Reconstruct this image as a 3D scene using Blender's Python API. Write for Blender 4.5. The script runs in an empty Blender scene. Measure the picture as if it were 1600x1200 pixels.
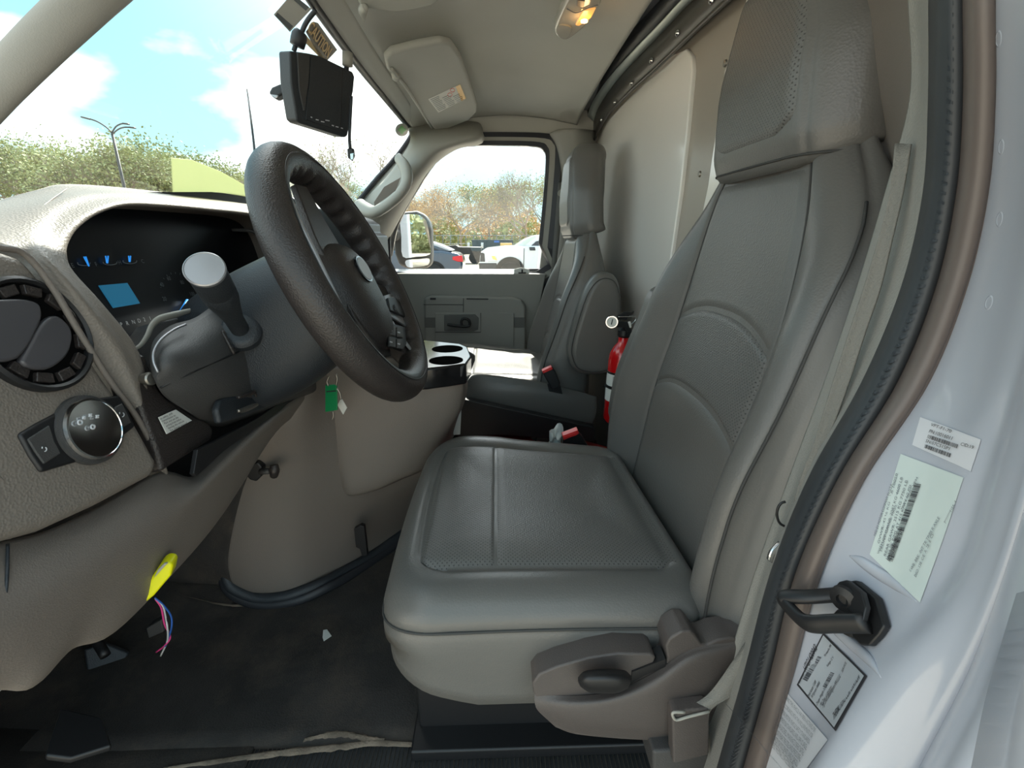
import bpy, bmesh, random
import numpy as np
from math import *
from mathutils import Vector, Matrix
random.seed(7)
SC = bpy.context.scene
COL = SC.collection
# ------------------------------------------------------------------ camera, sky, sun, exposure
F = 740.0; PITCH = atan(228/740.0); YAW = radians(1.85); H = 1.62
cam_d = bpy.data.cameras.new('camera'); cam = bpy.data.objects.new('camera', cam_d); COL.objects.link(cam)
cam_d.sensor_width = 36.0; cam_d.lens = F/1600*36.0; cam_d.clip_start = 0.02; cam_d.clip_end = 2000
SC.cycles.diffuse_bounces = 8; SC.cycles.max_bounces = 14
cam.location = (0, 0, H); cam.rotation_euler = (pi/2-PITCH, 0, -YAW)
SC.camera = cam
SC.view_settings.view_transform = 'Standard'; SC.view_settings.look = 'None'
SC.view_settings.gamma = 1.0; SC.view_settings.use_curve_mapping = False
SC.view_settings.exposure = 0.95

world = bpy.data.worlds.new('sky'); SC.world = world; world.use_nodes = True
nt = world.node_tree; nt.nodes.clear()
def N(t, **k):
    n = nt.nodes.new(t)
    for a, b in k.items():
        if a.startswith('i_'): n.inputs[a[2:].replace('_', ' ')].default_value = b
        else: setattr(n, a, b)
    return n
out = N('ShaderNodeOutputWorld'); bg = N('ShaderNodeBackground')
tc = N('ShaderNodeTexCoord'); sep = N('ShaderNodeSeparateXYZ')
nt.links.new(tc.outputs['Generated'], sep.inputs[0])
ramp = N('ShaderNodeValToRGB')
ramp.color_ramp.elements[0].position = 0.02; ramp.color_ramp.elements[0].color = (0.45, 0.74, 0.80, 1)
ramp.color_ramp.elements[1].position = 0.42; ramp.color_ramp.elements[1].color = (0.22, 0.48, 0.61, 1)
nt.links.new(sep.outputs['Z'], ramp.inputs[0])
mp = N('ShaderNodeMapping'); mp.inputs['Scale'].default_value = (1.0, 1.0, 2.3)
nt.links.new(tc.outputs['Generated'], mp.inputs[0])
cl = N('ShaderNodeTexNoise'); cl.inputs['Scale'].default_value = 2.1; cl.inputs['Detail'].default_value = 7; cl.inputs['Roughness'].default_value = 0.5
nt.links.new(mp.outputs[0], cl.inputs['Vector'])
cr = N('ShaderNodeValToRGB'); cr.color_ramp.elements[0].position = 0.47; cr.color_ramp.elements[1].position = 0.60
nt.links.new(cl.outputs['Fac'], cr.inputs[0])
mix = N('ShaderNodeMix', data_type='RGBA'); mix.inputs['B'].default_value = (1.5, 1.5, 1.48, 1)
nt.links.new(cr.outputs[0], mix.inputs['Factor']); nt.links.new(ramp.outputs[0], mix.inputs['A'])
# hazy glow around the sun
vd_ = N('ShaderNodeVectorMath', operation='DOT_PRODUCT'); vd_.inputs[1].default_value = tuple(Vector((0.15, 1.12, 1.0)).normalized())
nrm_ = N('ShaderNodeVectorMath', operation='NORMALIZE'); nt.links.new(tc.outputs['Generated'], nrm_.inputs[0]); nt.links.new(nrm_.outputs[0], vd_.inputs[0])
mxm = N('ShaderNodeMath', operation='MAXIMUM'); mxm.inputs[1].default_value = 0.0; nt.links.new(vd_.outputs['Value'], mxm.inputs[0])
pw = N('ShaderNodeMath', operation='POWER'); pw.inputs[1].default_value = 16.0; nt.links.new(mxm.outputs[0], pw.inputs[0])
ml = N('ShaderNodeMath', operation='MULTIPLY'); ml.inputs[1].default_value = 5.0; nt.links.new(pw.outputs[0], ml.inputs[0])
addc = N('ShaderNodeMix', data_type='RGBA', blend_type='ADD'); addc.inputs['Factor'].default_value = 1.0
nt.links.new(mix.outputs['Result'], addc.inputs['A']); nt.links.new(ml.outputs[0], addc.inputs['B'])
nt.links.new(addc.outputs['Result'], bg.inputs[0]); bg.inputs[1].default_value = 1.0
nt.links.new(bg.outputs[0], out.inputs[0])

SUN_TO = Vector((0.15, 1.12, 1.0)).normalized()
sd = bpy.data.lights.new('sun', 'SUN'); sd.energy = 7.0; sd.angle = radians(0.6); sd.color = (1.0, 0.95, 0.84)
sun = bpy.data.objects.new('sun', sd); COL.objects.link(sun)
sun.rotation_euler = SUN_TO.to_track_quat('Z', 'Y').to_euler()

# ------------------------------------------------------------------ pixel -> space helpers (always at a true depth)
_cp, _sp, _cy, _sy = cos(PITCH), sin(PITCH), cos(YAW), sin(YAW)
_R = np.array([_cy, -_sy, 0]); _F = np.array([_sy*_cp, _cy*_cp, -_sp]); _U = np.array([_sy*_sp, _cy*_sp, _cp])
_C = np.array([0, 0, H])
def ray(px, py): return _F + _R*(px-800)/F + _U*(600-py)/F
def PY(px, py, Y): d = ray(px, py); return _C + d*(Y/d[1])
def PX(px, py, X): d = ray(px, py); return _C + d*(X/d[0])
def PZ(px, py, Z): d = ray(px, py); return _C + d*((Z-H)/d[2])
def PP(px, py, p0, n):
    d = ray(px, py); n = np.array(n, float); return _C + d*(((np.array(p0, float)-_C) @ n)/(d @ n))

# ------------------------------------------------------------------ materials
M = {}
def mat(name, col, rough=0.5, metal=0.0, bump=None, var=None, perf=None, emit=None, coat=0.0, spec=0.5, dirt=None):
    """bump=(scale,strength[,kind]); var=(scale,amount); perf=(axis a, axis b, pitch)"""
    m = bpy.data.materials.new(name); m.use_nodes = True; t = m.node_tree; b = t.nodes['Principled BSDF']
    c4 = (*[x for x in col], 1)
    b.inputs['Base Color'].default_value = c4; b.inputs['Roughness'].default_value = rough; b.inputs['Metallic'].default_value = metal
    b.inputs['Specular IOR Level'].default_value = spec
    if coat: b.inputs['Coat Weight'].default_value = coat; b.inputs['Coat Roughness'].default_value = 0.08
    def nn(ty): return t.nodes.new(ty)
    tcn = nn('ShaderNodeTexCoord'); src = tcn.outputs['Object']; csock = None
    if var or dirt:
        sc_, am = var or (5, 0.05)
        no = nn('ShaderNodeTexNoise'); no.inputs['Scale'].default_value = sc_; no.inputs['Detail'].default_value = 6
        t.links.new(src, no.inputs['Vector'])
        r = nn('ShaderNodeValToRGB'); r.color_ramp.elements[0].position = 0.3; r.color_ramp.elements[1].position = 0.7
        r.color_ramp.elements[0].color = (*[x*(1-am) for x in col], 1); r.color_ramp.elements[1].color = (*[min(1, x*(1+am)) for x in col], 1)
        t.links.new(no.outputs['Fac'], r.inputs[0]); csock = r.outputs[0]
        if dirt:
            dcol, dsc, lo, hi = dirt
            n2 = nn('ShaderNodeTexNoise'); n2.inputs['Scale'].default_value = dsc; n2.inputs['Detail'].default_value = 9; n2.inputs['Roughness'].default_value = 0.7
            t.links.new(src, n2.inputs['Vector'])
            r2 = nn('ShaderNodeValToRGB'); r2.color_ramp.elements[0].position = lo; r2.color_ramp.elements[1].position = hi
            t.links.new(n2.outputs['Fac'], r2.inputs[0])
            mx = nn('ShaderNodeMix'); mx.data_type = 'RGBA'; mx.inputs['B'].default_value = (*dcol, 1)
            t.links.new(r2.outputs[0], mx.inputs['Factor']); t.links.new(csock, mx.inputs['A']); csock = mx.outputs['Result']
        t.links.new(csock, b.inputs['Base Color'])
    hs = None
    if bump:
        kind = bump[2] if len(bump) > 2 else 'voronoi'
        if kind == 'voronoi':
            v = nn('ShaderNodeTexVoronoi'); v.feature = 'SMOOTH_F1'; v.inputs['Scale'].default_value = bump[0]; v.inputs['Smoothness'].default_value = 0.6
            hs = v.outputs['Distance']
        elif kind == 'wave':
            v = nn('ShaderNodeTexWave'); v.inputs['Scale'].default_value = bump[0]; v.inputs['Distortion'].default_value = 1; hs = v.outputs['Fac']
            v.bands_direction = bump[3] if len(bump) > 3 else 'X'
        else:
            v = nn('ShaderNodeTexNoise'); v.inputs['Scale'].default_value = bump[0]; v.inputs['Detail'].default_value = 4; hs = v.outputs['Fac']
        t.links.new(src, v.inputs['Vector'])
    if perf:
        a, c, pitch = perf
        s = nn('ShaderNodeSeparateXYZ'); t.links.new(src, s.inputs[0])
        def wav(ax, ph):
            m1 = nn('ShaderNodeMath'); m1.operation = 'MULTIPLY_ADD'; m1.inputs[1].default_value = 2*pi/pitch; m1.inputs[2].default_value = ph
            t.links.new(s.outputs[ax], m1.inputs[0]); m2 = nn('ShaderNodeMath'); m2.operation = 'COSINE'; t.links.new(m1.outputs[0], m2.inputs[0]); return m2.outputs[0]
        wa, wc = wav(a, 0), wav(c, 0)
        mm = nn('ShaderNodeMath'); mm.operation = 'MULTIPLY'; t.links.new(wa, mm.inputs[0]); t.links.new(wc, mm.inputs[1])
        mr = nn('ShaderNodeMapRange'); mr.inputs['From Min'].default_value = 0.5; mr.inputs['From Max'].default_value = 0.85
        t.links.new(mm.outputs[0], mr.inputs['Value'])
        mx = nn('ShaderNodeMix'); mx.data_type = 'RGBA'; mx.inputs['A'].default_value = c4; mx.inputs['B'].default_value = (*[x*0.30 for x in col], 1)
        if csock: t.links.new(csock, mx.inputs['A'])
        t.links.new(mr.outputs[0], mx.inputs['Factor']); t.links.new(mx.outputs['Result'], b.inputs['Base Color'])
        inv = nn('ShaderNodeMath'); inv.operation = 'MULTIPLY_ADD'; inv.inputs[1].default_value = -1.2; inv.inputs[2].default_value = 0
        t.links.new(mr.outputs[0], inv.inputs[0])
        if hs:
            ad = nn('ShaderNodeMath'); ad.operation = 'ADD'; t.links.new(hs, ad.inputs[0]); t.links.new(inv.outputs[0], ad.inputs[1]); hs = ad.outputs[0]
        else: hs = inv.outputs[0]
    if hs:
        bp = nn('ShaderNodeBump'); bp.inputs['Strength'].default_value = bump[1] if bump else 0.4; bp.inputs['Distance'].default_value = 0.0015
        t.links.new(hs, bp.inputs['Height']); t.links.new(bp.outputs[0], b.inputs['Normal'])
    if emit:
        b.inputs['Emission Color'].default_value = (*emit[0], 1); b.inputs['Emission Strength'].default_value = emit[1]
    M[name] = m
    return m
def glass(name, tint=(1, 1, 1), gl=0.04, rough=0.0):
    m = bpy.data.materials.new(name); m.use_nodes = True; t = m.node_tree; t.nodes.clear()
    o = t.nodes.new('ShaderNodeOutputMaterial'); mx = t.nodes.new('ShaderNodeMixShader'); tr = t.nodes.new('ShaderNodeBsdfTransparent')
    g = t.nodes.new('ShaderNodeBsdfGlossy'); g.inputs['Roughness'].default_value = rough; tr.inputs[0].default_value = (*tint, 1)
    fr = t.nodes.new('ShaderNodeFresnel'); fr.inputs['IOR'].default_value = 1.45
    t.links.new(fr.outputs[0], mx.inputs[0]); t.links.new(tr.outputs[0], mx.inputs[1]); t.links.new(g.outputs[0], mx.inputs[2]); t.links.new(mx.outputs[0], o.inputs[0])
    M[name] = m; return m
mat('leather', (0.122, 0.118, 0.110), 0.36, bump=(420, 0.15), var=(6, 0.05))
mat('leather_perf_back', (0.122, 0.119, 0.112), 0.38, bump=(420, 0.3), perf=('Y', 'Z', 0.0062))
mat('leather_perf_seat', (0.130, 0.126, 0.118), 0.38, bump=(420, 0.3), perf=('X', 'Y', 0.0062))
mat('thread', (0.045, 0.045, 0.043), 0.8)
mat('taupe', (0.205, 0.178, 0.152), 0.5, bump=(460, 0.35), var=(3, 0.04))
mat('taupe_smooth', (0.175, 0.150, 0.130), 0.55, bump=(700, 0.2), var=(3, 0.04))
mat('taupe_light', (0.34, 0.33, 0.29), 0.5, bump=(700, 0.1))
mat('door_grey', (0.285, 0.28, 0.255), 0.6, bump=(500, 0.3))
mat('door_grey_dark', (0.13, 0.13, 0.12), 0.6, bump=(900, 0.4))
mat('headliner', (0.56, 0.56, 0.52), 0.95, bump=(900, 0.4, 'noise'), var=(4, 0.05))
mat('visor', (0.42, 0.42, 0.385), 0.9, bump=(900, 0.3, 'noise'))
mat('dark', (0.024, 0.028, 0.033), 0.5, bump=(600, 0.25))
mat('dark_grain', (0.034, 0.028, 0.026), 0.42, bump=(500, 0.35))
mat('dark_panel', (0.055, 0.053, 0.052), 0.55, bump=(900, 0.25))
mat('black', (0.012, 0.012, 0.013), 0.45)
mat('cluster_black', (.0025, .004, .007), .35, spec=.25)
mat('louvre', (.075, .072, .078), .32)
mat('sticker_grey', (.50, .52, .46), .6)
mat('void', (.006, .006, .006), 1.0, spec=0.0)
mat('black_gloss', (0.008, 0.008, 0.009), 0.12)
mat('rubber', (0.022, 0.023, 0.027), 0.5)
mat('rubber_rib', (0.030, 0.034, 0.038), 0.5)
mat('brown_seal', (0.125, 0.100, 0.088), 0.4)
mat('chrome', (0.75, 0.75, 0.75), 0.12, metal=1.0)
mat('silver', (0.42, 0.42, 0.44), 0.38, metal=0.7)
mat('steel', (0.30, 0.28, 0.25), 0.4, metal=0.9)
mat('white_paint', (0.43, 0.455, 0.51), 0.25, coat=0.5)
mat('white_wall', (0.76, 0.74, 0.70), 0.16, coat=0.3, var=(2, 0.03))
mat('wall_taupe', (0.33, 0.295, 0.25), 0.28, var=(3, 0.06))
mat('wall_dark', (0.055, 0.052, 0.048), 0.4)
mat('label', (0.62, 0.63, 0.66), 0.4)
mat('label_green', (0.56, 0.64, 0.62), 0.35)
mat('label_grey', (0.40, 0.43, 0.46), 0.3)
mat('print', (0.03, 0.03, 0.035), 0.6)
mat('print_faint', (0.16, 0.18, 0.20), 0.6)
mat('white_print', (0.55, 0.56, 0.58), 0.5)
mat('orange', (0.70, 0.38, 0.04), 0.5)
mat('caution_dark', (0.13, 0.10, 0.06), 0.5)
mat('caution_orange', (0.62, 0.40, 0.12), 0.5)
mat('carpet', (0.034, 0.030, 0.027), 0.95, bump=(350, 1.0, 'noise'), var=(9, 0.35), dirt=((0.080, 0.062, 0.048), 6, 0.49, 0.72))
mat('ribbed', (0.030, 0.030, 0.030), 0.7, var=(20, 0.3))
mat('dust', (0.20, 0.155, 0.115), 0.95, bump=(300, 1.0, 'noise'), var=(30, 0.4))
mat('red_paint', (0.55, 0.006, 0.008), 0.22, coat=0.5)
mat('red_mat', (0.35, 0.02, 0.02), 0.6)
mat('red_plastic', (0.75, 0.03, 0.03), 0.4)
mat('green_tag', (0.0, 0.22, 0.07), 0.35)
mat('paper', (0.72, 0.72, 0.68), 0.8)
mat('yellow_plastic', (0.80, 0.78, 0.0), 0.4)
mat('lcd', (0.02, 0.10, 0.20), 0.2, emit=((0.015, 0.15, 0.27), 0.30))
mat('needle', (0.02, 0.15, 0.4), 0.3, emit=((0.02, 0.20, 0.6), 0.6))
mat('bulb', (1, 0.6, 0.2), 0.4, emit=((1.0, 0.50, 0.12), 9.0))
mat('amber_lens', (0.80, 0.42, 0.12), 0.3, emit=((1.0, 0.45, 0.12), 0.35))
mat('lens', (0.45, 0.44, 0.40), 0.15)
mat('belt', (0.20, 0.195, 0.175), 0.8, bump=(700, 0.8, 'noise'))
mat('wire_blue', (0.03, 0.12, 0.45), 0.4); mat('wire_pink', (0.75, 0.06, 0.25), 0.4); mat('wire_white', (0.6, 0.6, 0.6), 0.4)
mat('asphalt', (0.46, 0.39, 0.305), 0.9, var=(0.6, 0.12), bump=(8, 0.3, 'noise'))
mat('grass', (0.20, 0.20, 0.09), 0.95, var=(1, 0.3))
mat('bark', (0.30, 0.25, 0.20), 0.9)
mat('leaf_green', (0.31, 0.33, 0.16), 0.8, var=(0.7, 0.35))
mat('leaf_olive', (0.36, 0.37, 0.17), 0.8, var=(0.7, 0.35))
mat('leaf_amber', (0.60, 0.42, 0.22), 0.8, var=(0.7, 0.25))
mat('car_blue', (0.035, 0.065, 0.11), 0.2, coat=0.8)
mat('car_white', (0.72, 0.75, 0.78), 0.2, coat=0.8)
mat('car_glass', (0.02, 0.03, 0.04), 0.08)
mat('tail', (0.65, 0.02, 0.03), 0.3)
mat('tyre', (0.02, 0.02, 0.02), 0.8)
mat('blue_sign', (0.04, 0.12, 0.45), 0.5)
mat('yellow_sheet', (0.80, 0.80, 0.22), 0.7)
mat('green_dot', (0.16, 0.55, 0.14), 0.5)
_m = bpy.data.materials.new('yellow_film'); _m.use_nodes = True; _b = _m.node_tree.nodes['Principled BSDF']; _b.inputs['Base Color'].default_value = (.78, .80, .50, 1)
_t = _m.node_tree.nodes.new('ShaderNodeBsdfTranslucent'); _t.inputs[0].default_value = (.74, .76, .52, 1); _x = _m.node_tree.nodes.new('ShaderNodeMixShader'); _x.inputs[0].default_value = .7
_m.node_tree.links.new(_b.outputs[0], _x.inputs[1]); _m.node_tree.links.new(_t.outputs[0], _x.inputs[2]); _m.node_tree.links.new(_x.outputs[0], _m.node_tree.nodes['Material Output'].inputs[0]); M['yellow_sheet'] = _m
glass('windshield', (0.93, 0.985, 0.97)); glass('clear', (0.97, 0.985, 0.98)); 
mat('mirror', (0.85, 0.88, 0.9), 0.02, metal=1.0)

# ------------------------------------------------------------------ object helpers
def thing(name, label, cat, loc=(0, 0, 0), group=None):
    o = bpy.data.objects.new(name, None); COL.objects.link(o); o.location = loc; o.empty_display_size = 0.05
    o['label'] = label; o['category'] = cat
    if group: o['group'] = group
    return o
def tag(o, label, cat, group=None):
    o['label'] = label; o['category'] = cat
    if group: o['group'] = group
    return o
def struct(o): o['kind'] = 'structure'; return o
def link(name, me, m, parent=None, smooth=True, label=None):
    if m is not None: me.materials.append(M[m] if isinstance(m, str) else m)
    if smooth: me.polygons.foreach_set('use_smooth', [True]*len(me.polygons))
    o = bpy.data.objects.new(name, me); COL.objects.link(o)
    if parent is not None:
        o.parent = parent; r = parent; off = Vector((0, 0, 0))
        if parent.type == 'EMPTY': o.location = -parent.location
    if label: o['label'] = label
    return o
def mesh(name, V, Fc, m, parent=None, smooth=True, label=None):
    me = bpy.data.meshes.new(name); me.from_pydata([tuple(map(float, v)) for v in V], [], Fc); me.update()
    bm = bmesh.new(); bm.from_mesh(me); bmesh.ops.recalc_face_normals(bm, faces=bm.faces); bm.to_mesh(me); bm.free()
    return link(name, me, m, parent, smooth, label)
def autosmooth(o, ang=40):
    me = o.data; bm = bmesh.new(); bm.from_mesh(me)
    for e in bm.edges:
        if len(e.link_faces) == 2 and e.calc_face_angle(0) > radians(ang): e.smooth = False
    bm.to_mesh(me); bm.free(); return o
def cr1(P, n, closed=False):
    """Catmull-Rom through points P, n samples per span"""
    P = np.array(P, float); k = len(P); outp = []
    if k < 3 and not closed:
        return np.array([P[0]+(P[-1]-P[0])*i/n for i in range(n+1)])
    rng = range(k) if closed else range(k-1)
    for i in rng:
        if closed: p0, p1, p2, p3 = P[(i-1) % k], P[i], P[(i+1) % k], P[(i+2) % k]
        else:
            p1, p2 = P[i], P[i+1]; p0 = P[i-1] if i else 2*p1-p2; p3 = P[i+2] if i+2 < k else 2*p2-p1
        for s in range(n):
            t = s/n; outp.append(0.5*((2*p1)+(-p0+p2)*t+(2*p0-5*p1+4*p2-p3)*t*t+(-p0+3*p1-3*p2+p3)*t**3))
    if not closed: outp.append(P[-1])
    return np.array(outp)
def grid_faces(nr, nc, close_c=False, close_r=False):
    f = []
    for i in range(nr if close_r else nr-1):
        for j in range(nc if close_c else nc-1):
            a = i*nc+j; b = i*nc+(j+1) % nc; i2 = (i+1) % nr; f.append((a, b, i2*nc+(j+1) % nc, i2*nc+j))
    return f
def patch(name, rows, m, parent=None, n=5, thick=0.0, label=None, close_c=False, lin_r=False, lin_c=False):
    """smooth surface through rows of 3-D control points"""
    R_ = []
    for r in rows:
        r = np.array(r, float)
        R_.append(r if lin_c else cr1(r, n, close_c))
    A = np.array(R_)
    cols = [A[:, j] if lin_r else cr1(A[:, j], n) for j in range(A.shape[1])]
    G = np.array(cols).transpose(1, 0, 2)
    o = mesh(name, G.reshape(-1, 3), grid_faces(G.shape[0], G.shape[1], close_c), m, parent, True, label)
    if thick:
        s = o.modifiers.new('thick', 'SOLIDIFY'); s.thickness = thick; s.offset = 0
    return o
def tube(name, P, r, m, parent=None, n=6, seg=10, label=None, smooth_path=True, flat=None, closed=False, up=None):
    """sweep a circle (or ellipse: flat=(ru,rv)) along a path; r may be a list"""
    P = np.array(P, float)
    rr = np.array(r if hasattr(r, '__len__') else [r]*len(P), float).reshape(-1, 1)
    if smooth_path and len(P) > 2:
        P2 = cr1(np.hstack([P, rr]), n, closed); P, rr = P2[:, :3], P2[:, 3:]
    k = len(P); V = []
    T = np.gradient(P, axis=0) if not closed else np.roll(P, -1, 0)-np.roll(P, 1, 0)
    T /= np.linalg.norm(T, axis=1)[:, None]+1e-12
    ref = np.array(up if up is not None else ([0, 0, 1] if abs(T[0][2]) < 0.9 else [0, 1, 0]), float)
    for i in range(k):
        u = ref-(ref @ T[i])*T[i]; u /= np.linalg.norm(u)+1e-12
        if up is None: ref = u
        v = np.cross(T[i], u)
        for s in range(seg):
            a = 2*pi*s/seg
            fu, fv = flat if flat else (1, 1)
            V.append(P[i]+u*cos(a)*rr[i, 0]*fu+v*sin(a)*rr[i, 0]*fv)
    f = grid_faces(k, seg, True, closed)
    if not closed: f += [tuple(range(seg))[::-1], tuple((k-1)*seg+s for s in range(seg))]
    return mesh(name, V, f, m, parent, True, label)
def bevel(o, w, seg=3, ang=35):
    b = o.modifiers.new('bevel', 'BEVEL'); b.width = w; b.segments = seg; b.limit_method = 'ANGLE'; b.angle_limit = radians(ang)
    o.modifiers.new('wn', 'WEIGHTED_NORMAL').keep_sharp = False
    return o
def slab3(name, pts, nrm, t, m, parent=None, bev=0.0, label=None, seg=3):
    """prism: planar outline pts (3-D) extruded by t along nrm"""
    pts = [np.array(p, float) for p in pts]; nrm = np.array(nrm, float); nrm /= np.linalg.norm(nrm); k = len(pts)
    V = pts+[p+nrm*t for p in pts]
    f = [tuple(range(k)), tuple(range(2*k-1, k-1, -1))]+[(i, (i+1) % k, k+(i+1) % k, k+i) for i in range(k)]
    o = mesh(name, V, f, m, parent, bool(bev), label)
    if bev: bevel(o, bev, seg)
    return o
def slab(name, px, p0, n, t, m, parent=None, bev=0.0, sm=0, label=None, seg=3):
    """outline given in photo pixels, laid on the plane (p0,n), thickness t away from the camera"""
    P = np.array([PP(x, y, p0, n) for x, y in px])
    if sm: P = cr1(P, sm, True)
    nn_ = np.array(n, float); nn_ /= np.linalg.norm(nn_)
    if nn_ @ (P.mean(0)-_C) < 0: nn_ = -nn_
    return slab3(name, P, nn_, t, m, parent, bev, label, seg)
def plane3(a, b, c):
    a, b, c = map(np.array, (a, b, c)); n = np.cross(b-a, c-a); return a, n/np.linalg.norm(n)
def boxo(name, c, s, m, parent=None, bev=0.0, rot=None, label=None, seg=2):
    x, y, z = [v/2 for v in s]
    V = [Vector((sx*x, sy*y, sz*z)) for sx in (-1, 1) for sy in (-1, 1) for sz in (-1, 1)]
    if rot is not None: V = [rot @ v for v in V]
    V = [v+Vector(c) for v in V]
    f = [(0, 1, 3, 2), (4, 6, 7, 5), (0, 4, 5, 1), (2, 3, 7, 6), (0, 2, 6, 4), (1, 5, 7, 3)]
    o = mesh(name, V, f, m, parent, bool(bev), label)
    if bev: bevel(o, bev, seg)
    return o
def lathe(name, prof, o0, ax, m, parent=None, seg=32, label=None, sx=1.0, ref=None):
    """prof: (radius, height) along axis ax from point o0"""
    ax = np.array(ax, float); ax /= np.linalg.norm(ax)
    r0 = np.array(ref if ref is not None else ([0, 0, 1] if abs(ax[2]) < 0.9 else [1, 0, 0]), float); u = r0-(r0 @ ax)*ax; u /= np.linalg.norm(u); v = np.cross(ax, u)
    V = [np.array(o0)+ax*h+(u*cos(2*pi*s/seg)+v*sx*sin(2*pi*s/seg))*max(r, 1e-5) for r, h in prof for s in range(seg)]
    f = grid_faces(len(prof), seg, True)
    if prof[0][0] > 1e-4: f.append(tuple(range(seg)))
    if prof[-1][0] > 1e-4: f.append(tuple((len(prof)-1)*seg+s for s in range(seg)))
    return autosmooth(mesh(name, V, f, m, parent, True, label), 35)
def text(s, org, xd, yd, size, m, parent, name='lettering', sx=1.0, bold=0.0, length=None):
    if length: sx = length/max(1e-6, sum({'I': .28, '1': .5, ' ': .28, 'l': .25, 'i': .25, ':': .28, '.': .28, '-': .33}.get(c, .58 if not c.isupper() else .68) for c in s)*size)
    cu = bpy.data.curves.new(name, 'FONT'); cu.body = s; cu.size = size; cu.materials.append(M[m]); cu.offset = bold; cu.resolution_u = 3
    o = bpy.data.objects.new(name, cu); COL.objects.link(o)
    xd = Vector(xd).normalized(); yd = Vector(yd); yd = (yd-xd*yd.dot(xd)).normalized(); zd = xd.cross(yd)
    mt = Matrix((( xd.x*sx, yd.x, zd.x, org[0]), (xd.y*sx, yd.y, zd.y, org[1]), (xd.z*sx, yd.z, zd.z, org[2]), (0, 0, 0, 1)))
    if length: o['len'] = float(length)
    o.parent = parent
    root = parent
    while root.parent: root = root.parent
    off = root.location if root.type == 'EMPTY' else Vector((0, 0, 0))
    o.matrix_local = Matrix.Translation(-(off if parent == root and root.type == 'EMPTY' else Vector((0, 0, 0)))) @ mt
    return o
def bars(name, org, xd, yd, w, h, n, m, parent, seed=1, lift=(0, 0, 0)):
    """barcode: n joined thin strips"""
    rnd = random.Random(seed); xd = np.array(xd); yd = np.array(yd); V = []; f = []; x = 0.0; org = np.array(org)+np.array(lift)
    step = w/n
    for i in range(n):
        bw = step*rnd.choice([0.35, 0.5, 0.75]); a = org+xd*x; b = a+xd*bw
        k = len(V); V += [a, b, b+yd*h, a+yd*h]; f.append((k, k+1, k+2, k+3)); x += step
    return mesh(name, V, f, m, parent, False)

# ================================================================== THE SETTING
ZF = 0.84
# --- outside ground
V = [(-220, -60, 0), (220, -60, 0), (220, 240, 0), (-220, 240, 0)]
g = mesh('ground', V, [(0, 1, 2, 3)], 'asphalt', None, False); struct(g); g['label'] = 'pale asphalt car park outside'
g2 = mesh('ground_verge', [(-200, 52, .02), (200, 52, .02), (200, 230, .02), (-200, 230, .02)], [(0, 1, 2, 3)], 'grass', None, False); struct(g2)

# --- the rest of the truck: cargo box, bonnet and lower body (they shade the ground beside the camera)
vb = boxo('truck_box', (3.2, 1.13, 2.15), (4.9, 2.5, 2.7), 'white_paint', None, .03); struct(vb); vb['label'] = 'white cargo box of the truck behind the cab'
hb = patch('truck_bonnet', [[(-.66, y, 1.47-.05*abs(y-1.13)) for y in (.25, .7, 1.13, 1.6, 2.0)], [(-1.3, y, 1.40-.07*abs(y-1.13)) for y in (.3, .7, 1.13, 1.6, 1.95)], [(-1.75, y, 1.28-.08*abs(y-1.13)) for y in (.35, .7, 1.13, 1.6, 1.9)], [(-1.85, y, .55) for y in (.35, .7, 1.13, 1.6, 1.9)]], 'white_paint', None, n=4, thick=.02); struct(hb)
lb = boxo('truck_chassis', (-.3, 1.13, .58), (2.9, 1.72, .44), 'black', None, .02); struct(lb)
# --- headliner
def zc(x, y):
    e = max(0, (0.55-y)/0.30); f = max(0, (y-1.80)/0.20)
    return 2.035+0.055*sin(pi*min(1, max(0, (x+.33)/.75)))*1.0+0.02*sin(pi*(y-.3)/1.7)-0.09*e**2-0.015*f**2
rows = [[(x+(.036*max(0, y-1.3) if x < -.2 else 0), y, zc(x, y)-(0.0 if x > -.30 else 0.004)) for x in (-.335, -.30, -.18, 0, .15, .27, .316)] for y in (.24, .3, .4, .6, .9, 1.2, 1.5, 1.75, 1.9, 1.97, 2.02)]
ceil = patch('ceiling', rows, 'headliner', None, n=4, thick=.012, label='grey fabric headliner over the cab'); struct(ceil)
roof = patch('ceiling_roof_skin', [[(x, y, zc(x, y)+.07) for x in (-.36, 0, .3, .45)] for y in (.17, .8, 1.5, 2.1)], 'white_paint', None, n=3, thick=.01); struct(roof)
# driver-side roof rail above the door opening and passenger header
hd = patch('trim_1', [[(x, .24, 1.95+.01*i), (x, .235, 1.99), (x, .26, 2.05)] for i, x in enumerate((-.33, -.1, .1, .3))], 'headliner', None, thick=.01); struct(hd)

# --- floor
fl = [[(x, y, z) for (x, z) in ((-1.05, 1.15), (-.98, .98), (-.88, .87), (-.7, ZF+.002), (-.3, ZF), (0, ZF), (.4, ZF), (.62, ZF))] for y in (.566, .7, 1.0, 1.3, 1.6, 2.0)]
fo = patch('floor', fl, 'carpet', None, n=4, thick=.01, label='black worn carpet with dirt'); struct(fo)
fo2 = patch('floor_2', [[(x, y, z-.001) for (x, z) in ((-1.05, 1.15), (-.98, .98), (-.88, .87), (-.7, ZF+.002), (-.5, ZF), (-.395, ZF))] for y in (.26, .4, .60)], 'carpet', None, n=4, thick=.01); struct(fo2)
cw = slab3('trim_26', [(-1.05, .2, 1.52), (-.52, .2, 1.52), (-.52, 2.02, 1.52), (-1.05, 2.02, 1.52)], (0, 0, -1), .02, 'black', None); struct(cw)
wf = patch('wall_front', [[(-1.02, y, z) for y in (.2, 1.0, 2.05)] for z in (.8, 1.2, 1.55)], 'black', None, thick=.02); struct(wf)
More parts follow.
